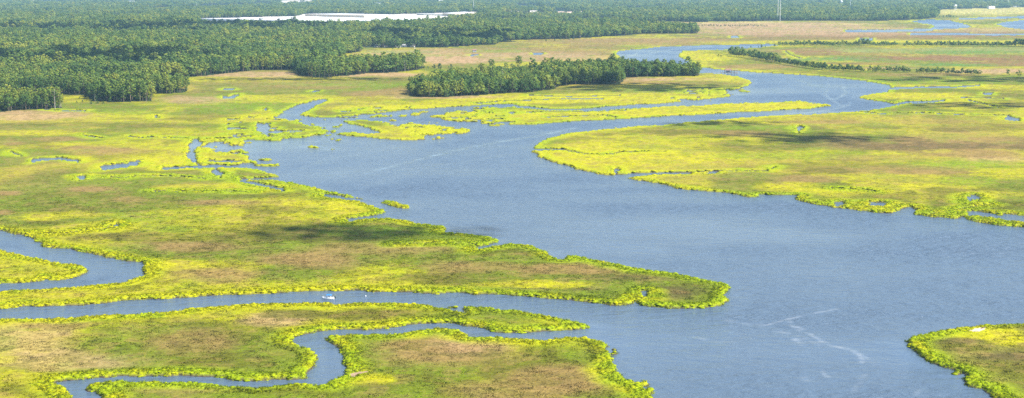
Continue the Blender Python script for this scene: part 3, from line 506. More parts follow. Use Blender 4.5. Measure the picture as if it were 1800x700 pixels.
# ------------------------------------------------------------------ trees
def leafset(blobs, per, size, q, flat=.75):
    V = []; Fc = []; n = 0; NN = []; ctr = np.mean([c for c, _ in blobs], 0); ext = max(np.linalg.norm(np.array(c) - ctr) + r for c, r in blobs)
    for (c, r) in blobs:
        c = np.array(c)
        for _ in range(per):
            u = q.normal(size=3); u /= np.linalg.norm(u); u[2] = u[2] * .9 + .12
            p = c + u * r * q.uniform(.55, 1.08) * np.array([1, 1, flat])
            nn = u + q.normal(0, .45, 3); nn /= np.linalg.norm(nn)
            t = np.cross(nn, q.normal(size=3)); t /= np.linalg.norm(t); bb = np.cross(nn, t); s = size * q.uniform(.6, 1.25)
            V += [p + t * s * .6, p + bb * s * .42, p - t * s * .6, p - bb * s * .42]; Fc.append((n, n + 1, n + 2, n + 3)); n += 4
            o_ = (p - c) / r * .8 + (p - ctr) * np.array([1, 1, .6]) / ext * .55 + q.normal(0, .22, 3) + np.array([0, 0, .18]); o_ /= np.linalg.norm(o_); NN += [o_] * 4
    return np.array(V), np.array(Fc), np.array(NN)
def trunkset(h, r0, limbs, q, lean=.03):
    mb = MB(); dx, dy = q.normal(0, lean, 2) * h; pts = [(dx * t * t, dy * t * t, h * t) for t in (0, .35, .7, 1)]
    pts[0] = (0, 0, -.6); limbs = [(min(z, .93 * h), t) for z, t in limbs]
    rr = [r0, r0 * .8, r0 * .5, r0 * .15]
    for a in range(3): mb.bar(pts[a], pts[a + 1], rr[a], rr[a + 1], 5)
    for (z, tip) in limbs: mb.bar((float(np.interp(z, [0, .35 * h, .7 * h, h], [p[0] for p in pts])), float(np.interp(z, [0, .35 * h, .7 * h, h], [p[1] for p in pts])), z), tip, r0 * .28, r0 * .06, 4)
    return mb, (dx, dy)
def pine(seed, h=21, full=.5, per=20, sz=1.35):
    q = np.random.default_rng(seed); blobs = []; limbs = []
    nb = q.integers(11, 15)
    for i in range(nb):
        t = max(0.0, (i + q.uniform(-.2, .3)) / nb); z = h * (1 - full + full * t); a = i * 2.4 + q.uniform(-.5, .5)
        reach = (h * .165) * (1 - .6 * t ** 2.4) * q.uniform(.5, 1.1) + .2
        c = (reach * math.cos(a), reach * math.sin(a), z); blobs.append((c, q.uniform(1.5, 2.2) * (1 - .2 * t) * h / 21)); limbs.append((z - .8, c))
    mb, (dx, dy) = trunkset(h * .97, h * .0125, limbs, q)
    blobs = [((c[0] + dx * (c[2] / h) ** 2, c[1] + dy * (c[2] / h) ** 2, c[2]), r) for c, r in blobs]
    return mb, leafset(blobs, per, sz, q)
def broad(seed, h=14, per=22, sz=1.4, wide=.33, low=.28):
    q = np.random.default_rng(seed); blobs = []; limbs = []
    for i in range(16):
        t = q.uniform(0, 1); z = h * (low + (.9 - low) * t); a = i * 2.4 + q.uniform(-.4, .4); prof = math.sin(math.pi * (.22 + .72 * t))
        reach = h * wide * prof * q.uniform(.45, 1.0); c = (reach * math.cos(a), reach * math.sin(a), z); blobs.append((c, q.uniform(1.4, 2.3) * h / 14))
        if i % 2: limbs.append((h * (.2 + .35 * t), c))
    mb, _ = trunkset(h * .8, h * .018, limbs, q)
    return mb, leafset(blobs, per, sz, q, .85)
def tmpl(nm, mk, lm):
    mb, (V, Fc, NV) = mk
    tr = bpy.data.meshes.new(nm + '_trunk'); tr.from_pydata(mb.v, [], mb.f); tr.update(); tr.materials.append(M_bark)
    cr = mesh_np(nm + '_crown', V, Fc, nrm=NV); cr.materials.append(lm)
    return tr, cr
def whole(nm, mk, lm):
    """trunk and crown in one mesh, for the uncountable woods"""
    mb, (V, Fc, NV) = mk; n = len(V)
    me = bpy.data.meshes.new(nm); me.from_pydata([tuple(p) for p in V] + mb.v, [], [tuple(int(i) for i in f) for f in Fc] + [tuple(i + n for i in f) for f in mb.f]); me.update()
    me.materials.append(lm); me.materials.append(M_bark)
    me.polygons.foreach_set('material_index', np.array([0] * len(Fc) + [1] * len(mb.f), np.int32))
    me.polygons.foreach_set('use_smooth', np.ones(len(Fc) + len(mb.f), bool)); me.normals_split_custom_set_from_vertices(np.concatenate([NV, np.zeros((len(mb.v), 3))]).astype(np.float32))
    return me
PINES = [tmpl('pine', pine(100 + k, 21, (.64, .56, .7, .6, .76)[k], 40, .95), M_pine) for k in range(5)]
TALLP = [tmpl('tall_pine', pine(140 + k, 29, .34, 44, 1.1), M_pine) for k in range(3)]
BROADS = [tmpl('broadleaf', broad(200 + k, 15, 44, .95, (.36, .3, .42, .33)[k]), M_broad) for k in range(4)]
SHRUBS = [tmpl('shrub', broad(300 + k, 6, 30, .6, .42, .1), M_shrub) for k in range(3)]
def tree(kind, px, py, sc, label, cat, group, name, xy=None):
    x, y = xy if xy is not None else P(px, py)
    tr, cr = kind[random.randrange(len(kind))]
    e = empty(name, (x, y, .35), random.uniform(0, 6.28), (sc * random.uniform(.9, 1.12), sc * random.uniform(.9, 1.12), sc))
    tag(e, label, cat, group)
    link('trunk', tr, None, e); link('crown', cr, None, e)
    return e
# candidates for every wood
def grid_pts(y0, y1, s, x0=-300, x1=2100):
    a = float(at(900, y1)[1]); bq = float(at(900, y0)[1]); out = []
    yy = np.arange(a, bq, s)
    for v in yy:
        xs = np.arange((x0 - 900) / F * v, (x1 - 900) / F * v, s); out.append(np.stack([xs, np.full_like(xs, v)], 1))
    p = np.concatenate(out); p += rng.uniform(-.42, .42, p.shape) * s; return p
def wood_of(px, py): return woods[np.clip((py - YA).astype(int), 0, GH - 1), np.clip((px - XA).astype(int), 0, GW - 1)]
near = grid_pts(88, 206, 6.2); npx, npy = survey(near[:, 0], near[:, 1]); nw = wood_of(npx, npy); m = (nw > 0) & (nw < 6); near, npx, npy, nw = near[m], npx[m], npy[m], nw[m]
# rows of forest between a candidate and the open ground in front of it
fr_ = np.full(len(near), 99)
for k in range(0, 40):
    open_ = wood_of(npx, npy + k) == 0; fr_ = np.where(open_ & (fr_ == 99), k, fr_)
order = np.argsort(fr_ * 1.0 + (npx < -40) * 500 + (npx > 1840) * 500 + (npy < 120) * 60 + rng.uniform(0, 4, len(near)))
LAB = {1: ('the near left edge of the frame', 'copse'), 2: ('the wooded point behind the left copse', 'point'), 3: ('the edge of the big western forest', 'west'), 5: ('the front of the wooded marsh island', 'island'), 4: ('the edge of the middle wood', 'middle')}
used = np.zeros(len(near), bool); cnt = {'pine': 0, 'broad': 0, 'shrub': 0}
for i in order:
    if fr_[i] > 30: break
    wk = int(nw[i]); place_, gk = LAB[wk]; r_ = random.random()
    pineshare = {1: .66, 2: .7, 3: .6, 4: .4, 5: .42}[wk]
    if fr_[i] <= 3 and r_ > .5: kind = 'shrub'
    else: kind = 'pine' if random.random() < pineshare else 'broad'
    cap = {'pine': 290, 'broad': 190, 'shrub': 130}[kind]
    if cnt[kind] >= cap:
        if all(cnt[k] >= c for k, c in (('pine', 290), ('broad', 190))): break
        continue
    cnt[kind] += 1; used[i] = True; xy = (float(near[i, 0]), float(near[i, 1]))
    if kind == 'pine': tree(PINES, 0, 0, random.uniform(.82, 1.15), f'tall green pine with a bare tan trunk at {place_}', 'pine tree', f'pines at {place_}', 'pine_tree', xy)
    elif kind == 'broad': tree(BROADS, 0, 0, random.uniform(.75, 1.25), f'rounded broadleaf tree with leaves to low down at {place_}', 'tree', f'broadleaf trees at {place_}', 'broadleaf_tree', xy)
    else: tree(SHRUBS, 0, 0, random.uniform(.7, 1.5), f'low dark bush under the trees at {place_}', 'bush', f'bushes at {place_}', 'bush', xy)
print('individual trees', cnt, 'of', len(near))
# the tall pines that stand above the island canopy
for px, py, sc, lb in [(848,146,.95,'tall dark umbrella pine rising over the island canopy, west of the slender pine'),(865,139,.98,'slender pine with a small tuft crown above the island canopy'),(913,136,1.08,'tallest full crowned pine on the wooded island'),(962,134,.95,'thin see-through pine crown above the island canopy, in front of the brown field'),(1078,127,1.0,'tall pine leaning above the canopy before the upper river bend'),(1000,131,.85,'pale topped pine standing a little above the middle of the island canopy'),(1132,128,.72,'slim pine top at the island canopy before the river water'),(1228,133.5,.72,'pine with bare trunk at the eastern end of the wooded island'),(775,150,.72,'dark topped pine at the western shoulder of the island wood')]:
    tree(TALLP, px, py, sc, lb, 'pine tree', 'pines standing above the island canopy', 'pine_tree')
# hedgerow trees on the old field banks
def along(pts, step, jit):
    pts = np.array(pts, float); seg = np.hypot(*np.diff(pts, axis=0).T); L_ = np.concatenate([[0], np.cumsum(seg)]); t = np.arange(0, L_[-1], step)
    return [(float(np.interp(v, L_, pts[:, 0])) + random.uniform(-jit, jit), float(np.interp(v, L_, pts[:, 1])) + random.uniform(-.5, .5)) for v in t]
for k, (px, py) in enumerate(along([(1284,99.5),(1296,101),(1310,102)], 2.8, 1) + along([(1286,97),(1308,97.5)], 5, 1) + along([(1317,103.5),(1330,105),(1350,109),(1375,113.5),(1400,118),(1430,122),(1455,124)], 3.2, 1.2) + along([(1322,101),(1345,105),(1370,110)], 6, 1.5)):
    tree(BROADS, px, py, random.uniform(.85, 1.2) if px < 1370 else random.uniform(.65, .95), 'dark green hedge tree on the bank between river and brown field', 'tree', 'hedge trees between river and brown field', 'hedge_tree')
for k, (px, py) in enumerate(along([(1458,124.2),(1478,125),(1500,126),(1520,127)], 3, 1.2) + along([(1526,127),(1560,127.5),(1600,128.6)], 4, 1.6) + along([(1612,129),(1650,129.8),(1690,131.4),(1722,133)], 4, 1.6)):
    tree(BROADS, px, py, random.uniform(.45, .8), 'small dark tree in the thin gappy part of the river hedge', 'tree', 'trees in the gappy river hedge', 'hedge_tree')
for px, py, sc, lb in [(1590,128,.95,'tallest rounded tree in the gappy river hedge'),(1772,134.5,.72,'left one of two rounded dark trees beside the pale sandy strip'),(1791,136.5,.78,'right one of two rounded dark trees beside the pale sandy strip'),(1540,126.5,.72,'round tree standing at the gap in the river hedge')]:
    tree(BROADS, px, py, sc, lb, 'tree', None, 'hedge_tree')
for k, (px, py) in enumerate(along([(1369,81.5),(1420,81.3),(1480,81.4),(1576,81.6)], 3.3, 1) + along([(1590,81.8),(1700,82),(1800,82.4),(1850,82.6)], 3.5, 1.2)):
    tall = (1510 < px < 1528) or px > 1783
    tree(BROADS, px, py, random.uniform(1.05, 1.35) if tall else random.uniform(.62, .95), 'dark tree in the straight far hedge beyond the brown field', 'tree', 'trees in the straight far hedge', 'hedge_tree')
for px, py, sc, lb in [(1752,82,1.0,'taller tree with a flat top in the straight far hedge'),(1773,82,.95,'narrow taller tree in the far hedge next to the big clump')]:
    tree(BROADS, px, py, sc, lb, 'tree', None, 'hedge_tree')
for px, py, sc in [(1263,100.5,.9),(1267,101,.7),(1320,84.5,.7),(1339,83.5,1.1),(1345,84,.7),(1362,82.5,1.0),(1333,84,.6),(1300,86,.6)]:
    tree(SHRUBS, px, py, sc, 'low bush scattered on the grassy point inside the upper river bend', 'bush', 'bushes on the point of the upper river bend', 'bush')
for px, py, sc, lb in [(763,121,1.25,'left of two dark round bushes standing alone in the pale brown field'),(773,121.5,1.6,'taller right one of two dark round bushes in the pale brown field'),(793,121,1.2,'lighter green bush standing alone in the brown field beside the island'),(752.5,120.8,.6,'small reddish bush at the end of the wooded spur')]:
    e = tree(SHRUBS, px, py, sc, lb, 'bush', None, 'bush')
for px, py, sc in [(150,174,.7),(156,175,.9),(163,175.5,1.0),(140,175,.5),(172,183,.6),(182,184,.6),(160,184.5,.7),(145,181.5,.55),(135,182.5,.5)]:
    tree(SHRUBS, px, py, sc, 'low green bush in the marsh gap between the left copse and the wooded point', 'bush', 'bushes in the marsh gap by the left copse', 'bush')
for k in range(52):
    tree(SHRUBS, 1228 + k * 2.35 + random.uniform(-1, 1), 46.3 + random.uniform(-1, 1), random.uniform(.55, 1.0), 'grey green scrub bush in the low line beyond the far brown marsh', 'bush', 'scrub line beyond the far brown marsh', 'bush')
for px, py, sc in [(1652,31,1.3),(1658,31.2,1.5),(1664,31,1.8),(1671,31,1.7),(1676,30.8,1.3),(1681,30.4,1.0),(1668,30,1.9)]:
    tree(SHRUBS, px, py, sc, 'dark bush at the tip of the far eastern wood beside pale water', 'bush', 'bushes at the tip of the far eastern wood', 'bush')
for px, py, sc in [(1659,37,.5),(1677.5,43.5,.55),(1684,47,.5),(1700,35.5,.4),(1714,35,.4),(1607,57,.5)]:
    tree(SHRUBS, px, py, sc, 'tiny dark bush standing in the pale far water', 'bush', 'tiny bushes in the pale far water', 'bush')
for px, py, sc in [(985,71,1.1),(1000,70.6,1.5),(1008,70,1.0),(975,72,.8),(960,73,.8),(898,74,.9),(690,87,.7),(700,86.6,.8)]:
    tree(SHRUBS, px, py, sc, 'light green bush on the marsh edge before the middle wood', 'bush', 'bushes before the middle wood', 'bush')
# dead and dying pines
def snag(px, py, h, label, dry):
    q = np.random.default_rng(int(px)); e = empty('dead_tree', (*P(px, py), .3)); tag(e, label, 'dead tree')
    limbs = [(h * z, (math.cos(a) * h * .14, math.sin(a) * h * .14, h * (z + .02))) for z, a in zip((.6, .7, .78, .86, .93), (0.1, 2.9, 5.9, 3.4, .4))]
    mb, _ = trunkset(h, h * .014, limbs, q); mb.build('trunk', M_grey, e)
    if dry:
        V, Fc, NV = leafset([((c[0], c[1], c[2] + .3), .9) for _, c in limbs], 9, 1.1, q, .4); link('crown', mesh_np('dry_crown', V, Fc), M_dead, e)
snag(97, 192.8, 23, 'dying flat topped pine with tan needles at the right end of the left copse', True); snag(74, 181, 14, 'grey bare dead trunk between the left copse and the wooded point', False)
snag(107, 190, 19, 'second dying pine with tan needles at the right end of the left copse', True); snag(257, 181, 12, 'short tan dead tree at the front corner of the wooded point', True)
snag(578, 134, 20, 'pale bare dead trunk in the wooded spur of the western forest', False); snag(712, 127, 19, 'pale bare dead trunk at the end of the wooded spur', False); snag(167, 181, 11, 'bare grey dead tree at the marsh end of the gap by the left copse', False); snag(884, 147, 24, 'bare dead trunk in the middle of the island wood', False)

# the uncountable rest of the woods: points carrying instances of whole trees
TC = bpy.data.collections.new('forest_trees')
def add_inst(me): o = bpy.data.objects.new(me.name, me); TC.objects.link(o)
KN = ['a', 'b', 'c', 'd', 'e', 'f', 'g']
for k in range(4): add_inst(whole('t%d_pine' % k, pine(400 + k, 20, (.56, .5, .62, .68)[k], 20, 1.3), M_pine))
for k in range(3): add_inst(whole('t%d_broad' % (4 + k), broad(420 + k, 16.5, 20, 1.4, .36), M_broad))
def forest(name, pts, sc, idx, label):
    me = bpy.data.meshes.new(name); me.vertices.add(len(pts)); v = np.zeros((len(pts), 3), np.float32); v[:, :2] = pts; v[:, 2] = .2
    me.vertices.foreach_set('co', v.ravel())
    a = me.attributes.new('sc', 'FLOAT_VECTOR', 'POINT'); a.data.foreach_set('vector', np.asarray(sc, np.float32).ravel())
    a = me.attributes.new('rz', 'FLOAT', 'POINT'); a.data.foreach_set('value', rng.uniform(0, 6.28, len(pts)).astype(np.float32))
    a = me.attributes.new('ix', 'INT', 'POINT'); a.data.foreach_set('value', np.asarray(idx, np.int32))
    o = link(name, me); tag(o, label, 'forest', kind='stuff')
    ng = bpy.data.node_groups.new(name, 'GeometryNodeTree'); ng.interface.new_socket('Geometry', in_out='INPUT', socket_type='NodeSocketGeometry'); ng.interface.new_socket('Geometry', in_out='OUTPUT', socket_type='NodeSocketGeometry')
    gi = ng.nodes.new('NodeGroupInput'); go = ng.nodes.new('NodeGroupOutput'); ip = ng.nodes.new('GeometryNodeInstanceOnPoints'); ci = ng.nodes.new('GeometryNodeCollectionInfo')
    ci.inputs['Collection'].default_value = TC; ci.inputs['Separate Children'].default_value = True; ci.inputs['Reset Children'].default_value = True
    def att(nm, ty): n = ng.nodes.new('GeometryNodeInputNamedAttribute'); n.data_type = ty; n.inputs[0].default_value = nm; return n.outputs[0]
    cx = ng.nodes.new('ShaderNodeCombineXYZ'); l = ng.links.new
    l(gi.outputs[0], ip.inputs['Points']); l(ci.outputs[0], ip.inputs['Instance']); ip.inputs['Pick Instance'].default_value = True
    l(att('ix', 'INT'), ip.inputs['Instance Index']); l(att('rz', 'FLOAT'), cx.inputs[2]); l(cx.outputs[0], ip.inputs['Rotation']); l(att('sc', 'FLOAT_VECTOR'), ip.inputs['Scale']); l(ip.outputs[0], go.inputs[0])
    md = o.modifiers.new('trees', 'NODES'); md.node_group = ng
    return o
def dress(p, pineshare, wide=1.0, base=1.0):
    n = len(p); g1 = fbm(p[:, 0], p[:, 1], 120, 3, 61); pn = rng.uniform(size=n) < pineshare + (g1 - .5) * 1.6
    ix = np.where(pn, rng.integers(0, 4, n), 4 + rng.integers(0, 3, n)); hgt_ = base * np.where(rng.uniform(size=n) < .04, 1.28, 1.0) * rng.uniform(.62, 1.16, n) * (.62 + .72 * fbm(p[:, 0], p[:, 1], 70, 3, 62))
    return np.stack([hgt_ * wide * rng.uniform(.85, 1.2, n), hgt_ * wide * rng.uniform(.85, 1.2, n), hgt_], 1), ix
rest = near[~used]; rw = nw[~used]
for k, nm, lb, ps in [(1, 'copse_woodland', 'green pine woodland filling the near left copse', .72), (2, 'point_woodland', 'green pine woodland filling the wooded point behind the left copse', .78), (5, 'island_woodland', 'mixed pine and broadleaf woodland filling the marsh island', .45)]:
    p = rest[rw == k]; sc, ix = dress(p, ps, 1, .98); forest(nm, p, sc, ix, lb)
mid = grid_pts(40, 88, 8.8); mx, my = survey(mid[:, 0], mid[:, 1]); mw = wood_of(mx, my)
for k, nm, lb, ps in [(3, 'western_forest', 'broad dark green pine forest covering the left of the plain', .58), (4, 'middle_forest', 'belt of bluish green forest between the white roofs and the brown marsh', .5)]:
    p = np.concatenate([rest[rw == k], mid[mw == k]]); p = p[fbm(p[:, 0], p[:, 1], 34, 2, 66) > .27]; p = p[rng.uniform(size=len(p)) < .85]; sc, ix = dress(p, ps, 1.25, 1.08); forest(nm, p, sc, ix, lb)
fa = grid_pts(17, 44, 11.0, -200, 2000); fb = grid_pts(-6, 17, 25, -200, 2000)
ax_, ay_ = survey(fa[:, 0], fa[:, 1]); bx_, by_ = survey(fb[:, 0], fb[:, 1]); fa = fa[wood_of(ax_, ay_) == 6]; fb = fb[wood_of(bx_, by_) == 6]
# thin out along lanes and felled blocks
ka = fbm(fa[:, 0], fa[:, 1] * .45, 230, 3, 71) > .36; fa = fa[ka]; kb = fbm(fb[:, 0], fb[:, 1] * .4, 420, 3, 72) > .40; fb = fb[kb]
s1, i1 = dress(fa, .6, 1.5, 1.05); s2, i2 = dress(fb, .55, 2.6, 1.15)
forest('distant_forest', np.concatenate([fa, fb]), np.concatenate([s1, s2]), np.concatenate([i1, i2]), 'hazy blue forest stretching to the far edge of the plain')
print('forest', len(rest), len(mid), len(fa), len(fb))

# ------------------------------------------------------------------ buildings
M_white = weather(mat('white_roof', (.72,.72,.70), .5), .05, .12); M_wallw = weather(mat('white_wall', (.74,.73,.70), .7), .2, .15); M_grw = weather(mat('grey_blue_wall', (.30,.36,.42), .7), .2, .2)
M_tan = weather(mat('tan_wall', (.50,.42,.32), .8), .2, .2); M_rroof = weather(mat('brown_roof', (.25,.14,.10), .8), .4, .3); M_groof = weather(mat('grey_roof', (.34,.34,.35), .8), .4, .3)
M_dark = mat('dark_glass', (.03,.035,.045), .15); M_door = weather(mat('loading_door', (.45,.46,.47), .6), .3, .2); M_tim = weather(mat('weathered_timber', (.30,.24,.18), .85), 2, .35); M_steel = mat('galvanised_steel', (.72,.73,.74), .45, .3)
def warehouse(px, py, length, depth, h, rz, label, wall, roof, name='warehouse'):
    e = empty(name, (*P(px, py), .2), rz); tag(e, label, 'building')
    MB().box((0, 0, h / 2), (length, depth, h)).build('wall', wall, e)
    r = MB(); r.add([(-length / 2 - .6, -depth / 2 - .6, h + .05), (length / 2 + .6, -depth / 2 - .6, h + .05), (length / 2 + .6, depth / 2 + .6, h + .05), (-length / 2 - .6, depth / 2 + .6, h + .05), (-length / 2 - .6, 0, h + depth * .02), (length / 2 + .6, 0, h + depth * .02)], [(0, 1, 5, 4), (4, 5, 2, 3), (0, 4, 3), (1, 2, 5), (3, 2, 1, 0)])
    r.build('roof', roof, e)
    n = max(2, int(length / 28))
    for k in range(min(n, 14)):
        x = -length / 2 + length * (k + .5) / min(n, 14); MB().box((x, -depth / 2 - .06, min(4.2, h * .6) / 2 + .1), (min(5, length / n * .5), .14, min(4.2, h * .6))).build('door', M_door, e)
    return e
def house(px, py, w, d, h, rz, label, wall, roof, cat='house', name='house'):
    e = empty(name, (*P(px, py), .2), rz); tag(e, label, cat)
    MB().add([(-w / 2, -d / 2, -.5), (w / 2, -d / 2, -.5), (w / 2, d / 2, -.5), (-w / 2, d / 2, -.5), (-w / 2, -d / 2, h), (w / 2, -d / 2, h), (w / 2, d / 2, h), (-w / 2, d / 2, h), (-w / 2, 0, h + d * .3), (w / 2, 0, h + d * .3)], [(0, 1, 5, 4), (2, 3, 7, 6), (1, 2, 6, 9, 5), (3, 0, 4, 8, 7)]).build('wall', wall, e)
    t = .25; r = MB()
    for s in (-1, 1):
        r.add([(-w / 2 - .5, s * (d / 2 + .5), h - .12), (w / 2 + .5, s * (d / 2 + .5), h - .12), (w / 2 + .5, 0, h + d * .3 + .15), (-w / 2 - .5, 0, h + d * .3 + .15), (-w / 2 - .5, s * (d / 2 + .5), h - .12 + t), (w / 2 + .5, s * (d / 2 + .5), h - .12 + t), (w / 2 + .5, 0, h + d * .3 + .15 + t), (-w / 2 - .5, 0, h + d * .3 + .15 + t)], [(0, 1, 2, 3), (4, 5, 6, 7), (0, 1, 5, 4), (1, 2, 6, 5), (2, 3, 7, 6), (3, 0, 4, 7)])
    ro = r.build('roof', roof, e); MB().box((w * .25, d * .12, h + d * .3 + .6), (.9, .9, 2.0)).build('chimney', M_tan, ro)
    MB().box((0, -d / 2 - .04, 1.05), (1.1, .12, 2.1)).build('door', M_tim, e)
    for k in (-1, 1):
        f_ = MB().box((k * w * .3, -d / 2 - .04, 1.7), (1.6, .12, 1.5)).build('window', M_wallw, e); MB().box((k * w * .3, -d / 2 - .12, 1.7), (1.3, .06, 1.2)).build('pane', M_dark, f_)
    return e
# the roofs in the clearing: a parallelogram sits where its corners were surveyed
def bigroof(corners, h, label, wall, roof):
    c = [at(px, py, h) for px, py in corners]; c = [(float(a), float(bq)) for a, bq in c]
    cx = sum(p[0] for p in c) / 4; cy = sum(p[1] for p in c) / 4; e = empty('warehouse', (cx, cy, .2)); tag(e, label, 'building')
    q = [(p[0] - cx, p[1] - cy) for p in c]
    MB().loft([[(x, y, -.3) for x, y in q], [(x, y, h - .3) for x, y in q]]).build('wall', wall, e)
    k = 1.004; MB().loft([[(x * k, y * k, h - .25) for x, y in q], [(x * k, y * k, h + .5) for x, y in q]]).build('roof', roof, e)
    for t in np.linspace(.08, .92, 12):
        (x0, y0), (x1, y1) = q[0], q[1]; x = x0 + (x1 - x0) * t; y = y0 + (y1 - y0) * t; a = math.atan2(y1 - y0, x1 - x0)
        MB().box((x + math.sin(a) * .1, y - math.cos(a) * .1, 2.6), (9, .3, 4.4), a).build('door', M_door, e)
    return e
bigroof([(348,32.6),(590,38.6),(752,34),(540,30.2)], 12, 'huge flat white roofed warehouse in the forest clearing', M_grw, M_white)
bigroof([(536,24.8),(640,27.2),(700,26.2),(600,24.0)], 10, 'narrow white roofed warehouse behind the huge white roof', M_tan, M_white)
bigroof([(778,23.4),(800,24.6),(837,22.6),(816,20.8)], 12, 'white and tan building at the right end of the forest clearing', M_tan, M_white)
bigroof([(732,23.4),(745,24.2),(778,25.0),(765,24.0)], 8, 'long low white shed between the white roofs and the tan building', M_wallw, M_white)
warehouse(824, 24.3, 30.0, 17.6, 6.0, .1, 'small tan block in front of the white and tan building', M_tan, M_groof)
warehouse(790, 26.9, 52.5, 20.8, 5.1, -.05, 'low white shed in front of the clearing at the row of parked trailers', M_wallw, M_white)
warehouse(908, 22.7, 52.5, 27.2, 10.2, .03, 'long white building at the pinkish lot, left of its gap', M_wallw, M_white); warehouse(938, 22.5, 34.5, 24.0, 10.2, .0, 'shorter white building at the pinkish lot, right of the gap', M_wallw, M_white)
warehouse(938, 31.3, 97.5, 17.6, 6.8, -.04, 'long low white shed along the front of the pinkish lot', M_wallw, M_white)
warehouse(1115, 17.3, 33.0, 20.8, 8.5, .02, 'white building alone in the woods, longer of the far pair', M_wallw, M_white); warehouse(1149, 15.5, 16.5, 14.4, 8.5, .1, 'small white building alone in the woods, right of the far pair', M_wallw, M_white); warehouse(1099, 16.9, 18.0, 12.8, 5.1, .1, 'low white building beside the longer far white one', M_wallw, M_white)
warehouse(22, 5.2, 18.0, 32.0, 28.9, .1, 'tall white block at the top left edge of the picture', M_wallw, M_white, 'tower_block'); warehouse(57, 6.2, 16.5, 24.0, 22.1, .1, 'white block right of the sandy lot at top left', M_wallw, M_white, 'tower_block'); warehouse(40, 6.7, 45.0, 19.2, 11.9, .05, 'lower white row of buildings behind the sandy lot at top left', M_wallw, M_grw)
for px, py, w_, h_, lb in [(499,7.5,50,22,'white block at the left of the far white cluster'),(503,10.5,30,14,'low pinkish building below the left of the far cluster'),(513,6.5,44,14,'white hall second from the left in the far cluster'),(534,7,60,20,'white hall with a tower in the middle of the far cluster'),(548,7.5,34,20,'tan building at the right end of the far cluster'),(525,5.5,40,12,'pale low hall behind the far cluster')]:
    warehouse(px, py, w_, 24, h_, random.uniform(-.2, .2), lb, M_tan if 'tan' in lb or 'pink' in lb else M_wallw, M_white)
for px, py, lb in [(664,9.5,'white roof alone in the hazy woods above the clearing'),(107,10.5,'white building beside the dark hazy wood at top left'),(232,5.5,'white roof in the hazy woods at top left'),(341,10,'white roof at the end of the hazy far wood'),(1742,16,'pale building at the edge of the far yellow marsh'),(775,3.5,'pinkish pale building at the far bare strip'),(473,12.5,'pale roof just in front of the far white cluster'),(1785,12.5,'long pale building at the far right woodland edge')]:
    warehouse(px, py, 36, 20, 16, random.uniform(-.3, .3), lb, M_wallw, M_white)
for k, (px, py) in enumerate([(752,30.2),(760,30),(768,30.3),(775,30.1),(846,30),(850,31.5),(858,30.5),(862,30.2),(842,33),(847,34.4),(836,29.5),(842,28.6),(848,28.4)]):
    e = empty('parked_trailer', (*P(px, py), .2), random.uniform(-.4, .4)); tag(e, 'white box trailer parked in the yard before the tan building', 'trailer', 'trailers parked in the clearing yard')
    MB().box((0, 0, 2.7), (14, 3, 3.4)).build('body', M_wallw, e)
    for s in (-4.5, 4.5):
        for t in (-1.2, 1.2): MB().bar((s, t - .2, .55), (s, t + .2, .55), .55, .55, 10).build('wheel', M_dark, e)
house(663, 83.3, 12.0, 8.0, 3.7, .3, 'white gabled house at the left end of the row under the middle wood', M_wallw, M_groof); house(671, 81.1, 10.5, 7.2, 5.1, -.2, 'white house with a tall gable set back under the trees', M_wallw, M_wallw)
house(700.5, 84.0, 11.2, 7.2, 3.1, .1, 'small white house in the middle of the row under the middle wood', M_wallw, M_wallw); house(714, 82.9, 16.5, 8.0, 3.6, -.1, 'long pale grey house in the row under the middle wood', M_grw, M_groof); house(724.5, 83.1, 9.0, 8.0, 5.3, .2, 'tall white house at the right end of the row under the middle wood', M_wallw, M_groof); house(677, 84.3, 7.5, 5.6, 2.5, .2, 'low white cabin between the houses under the middle wood', M_wallw, M_tan)
# hunting hut on posts
e = empty('marsh_hut', (*P(834, 93.6), .2), .2); tag(e, 'small grey hut with a red brown roof on posts beside a marsh pool', 'hut')
MB().box((0, 0, 4.0), (7, 5, 3.4)).build('wall', M_grw, e)
r = MB(); r.add([(-4.2, -3.2, 5.7), (4.2, -3.2, 5.7), (4.2, 3.2, 5.7), (-4.2, 3.2, 5.7), (-4.2, 0, 8.4), (4.2, 0, 8.4)], [(0, 1, 5, 4), (2, 3, 4, 5), (0, 4, 3), (1, 2, 5), (3, 2, 1, 0)]); r.build('roof', M_rroof, e)
for sx in (-3, 3):
    for sy in (-2, 2): MB().bar((sx, sy, -.6), (sx, sy, 2.3), .18).build('post', M_tim, e)
MB().box((0, -2.54, 3.6), (1, .1, 2)).build('door', M_tim, e); MB().box((2, -2.54, 4.2), (1.2, .1, 1)).build('window', M_dark, e)
# pier with boat house
e = empty('pier', (*P(1283, 130.2), 0), 0); tag(e, 'timber pier with a brown roofed boat shelter standing in the river off the island', 'pier')
dk = MB(); dk.box((-1, 0, 1.9), (26, 6, .25)); dk.box((-26, 1, 1.9), (26, 1.6, .2)); dk.build('deck', M_tim, e)
for x in (-13, -8, -3, 2, 7, 11):
    for y in (-2.7, 2.7): MB().bar((x, y, -1.2), (x, y, 6.0 if x > -9 else 3.2), .22).build('piling', M_tim, e)
for x in (-36, -29, -21): MB().bar((x, 1, -1.2), (x, 1, 2.6), .2).build('piling', M_tim, e)
rf = MB(); rf.add([(-9, -4, 5.9), (4, -4, 5.9), (4, 4, 5.9), (-9, 4, 5.9), (-6, 0, 8.4), (1, 0, 8.4)], [(0, 1, 5, 4), (2, 3, 4, 5), (0, 4, 3), (1, 2, 5), (3, 2, 1, 0)]); rf.build('roof', M_rroof, e)
MB().box((8, 0, 6.1), (8, 6.6, .3)).build('sun_deck', M_rroof, e); rl = MB()
for x in (4.5, 8, 11.5): rl.bar((x, -3, 6.25), (x, -3, 7.3), .06, .06, 4)
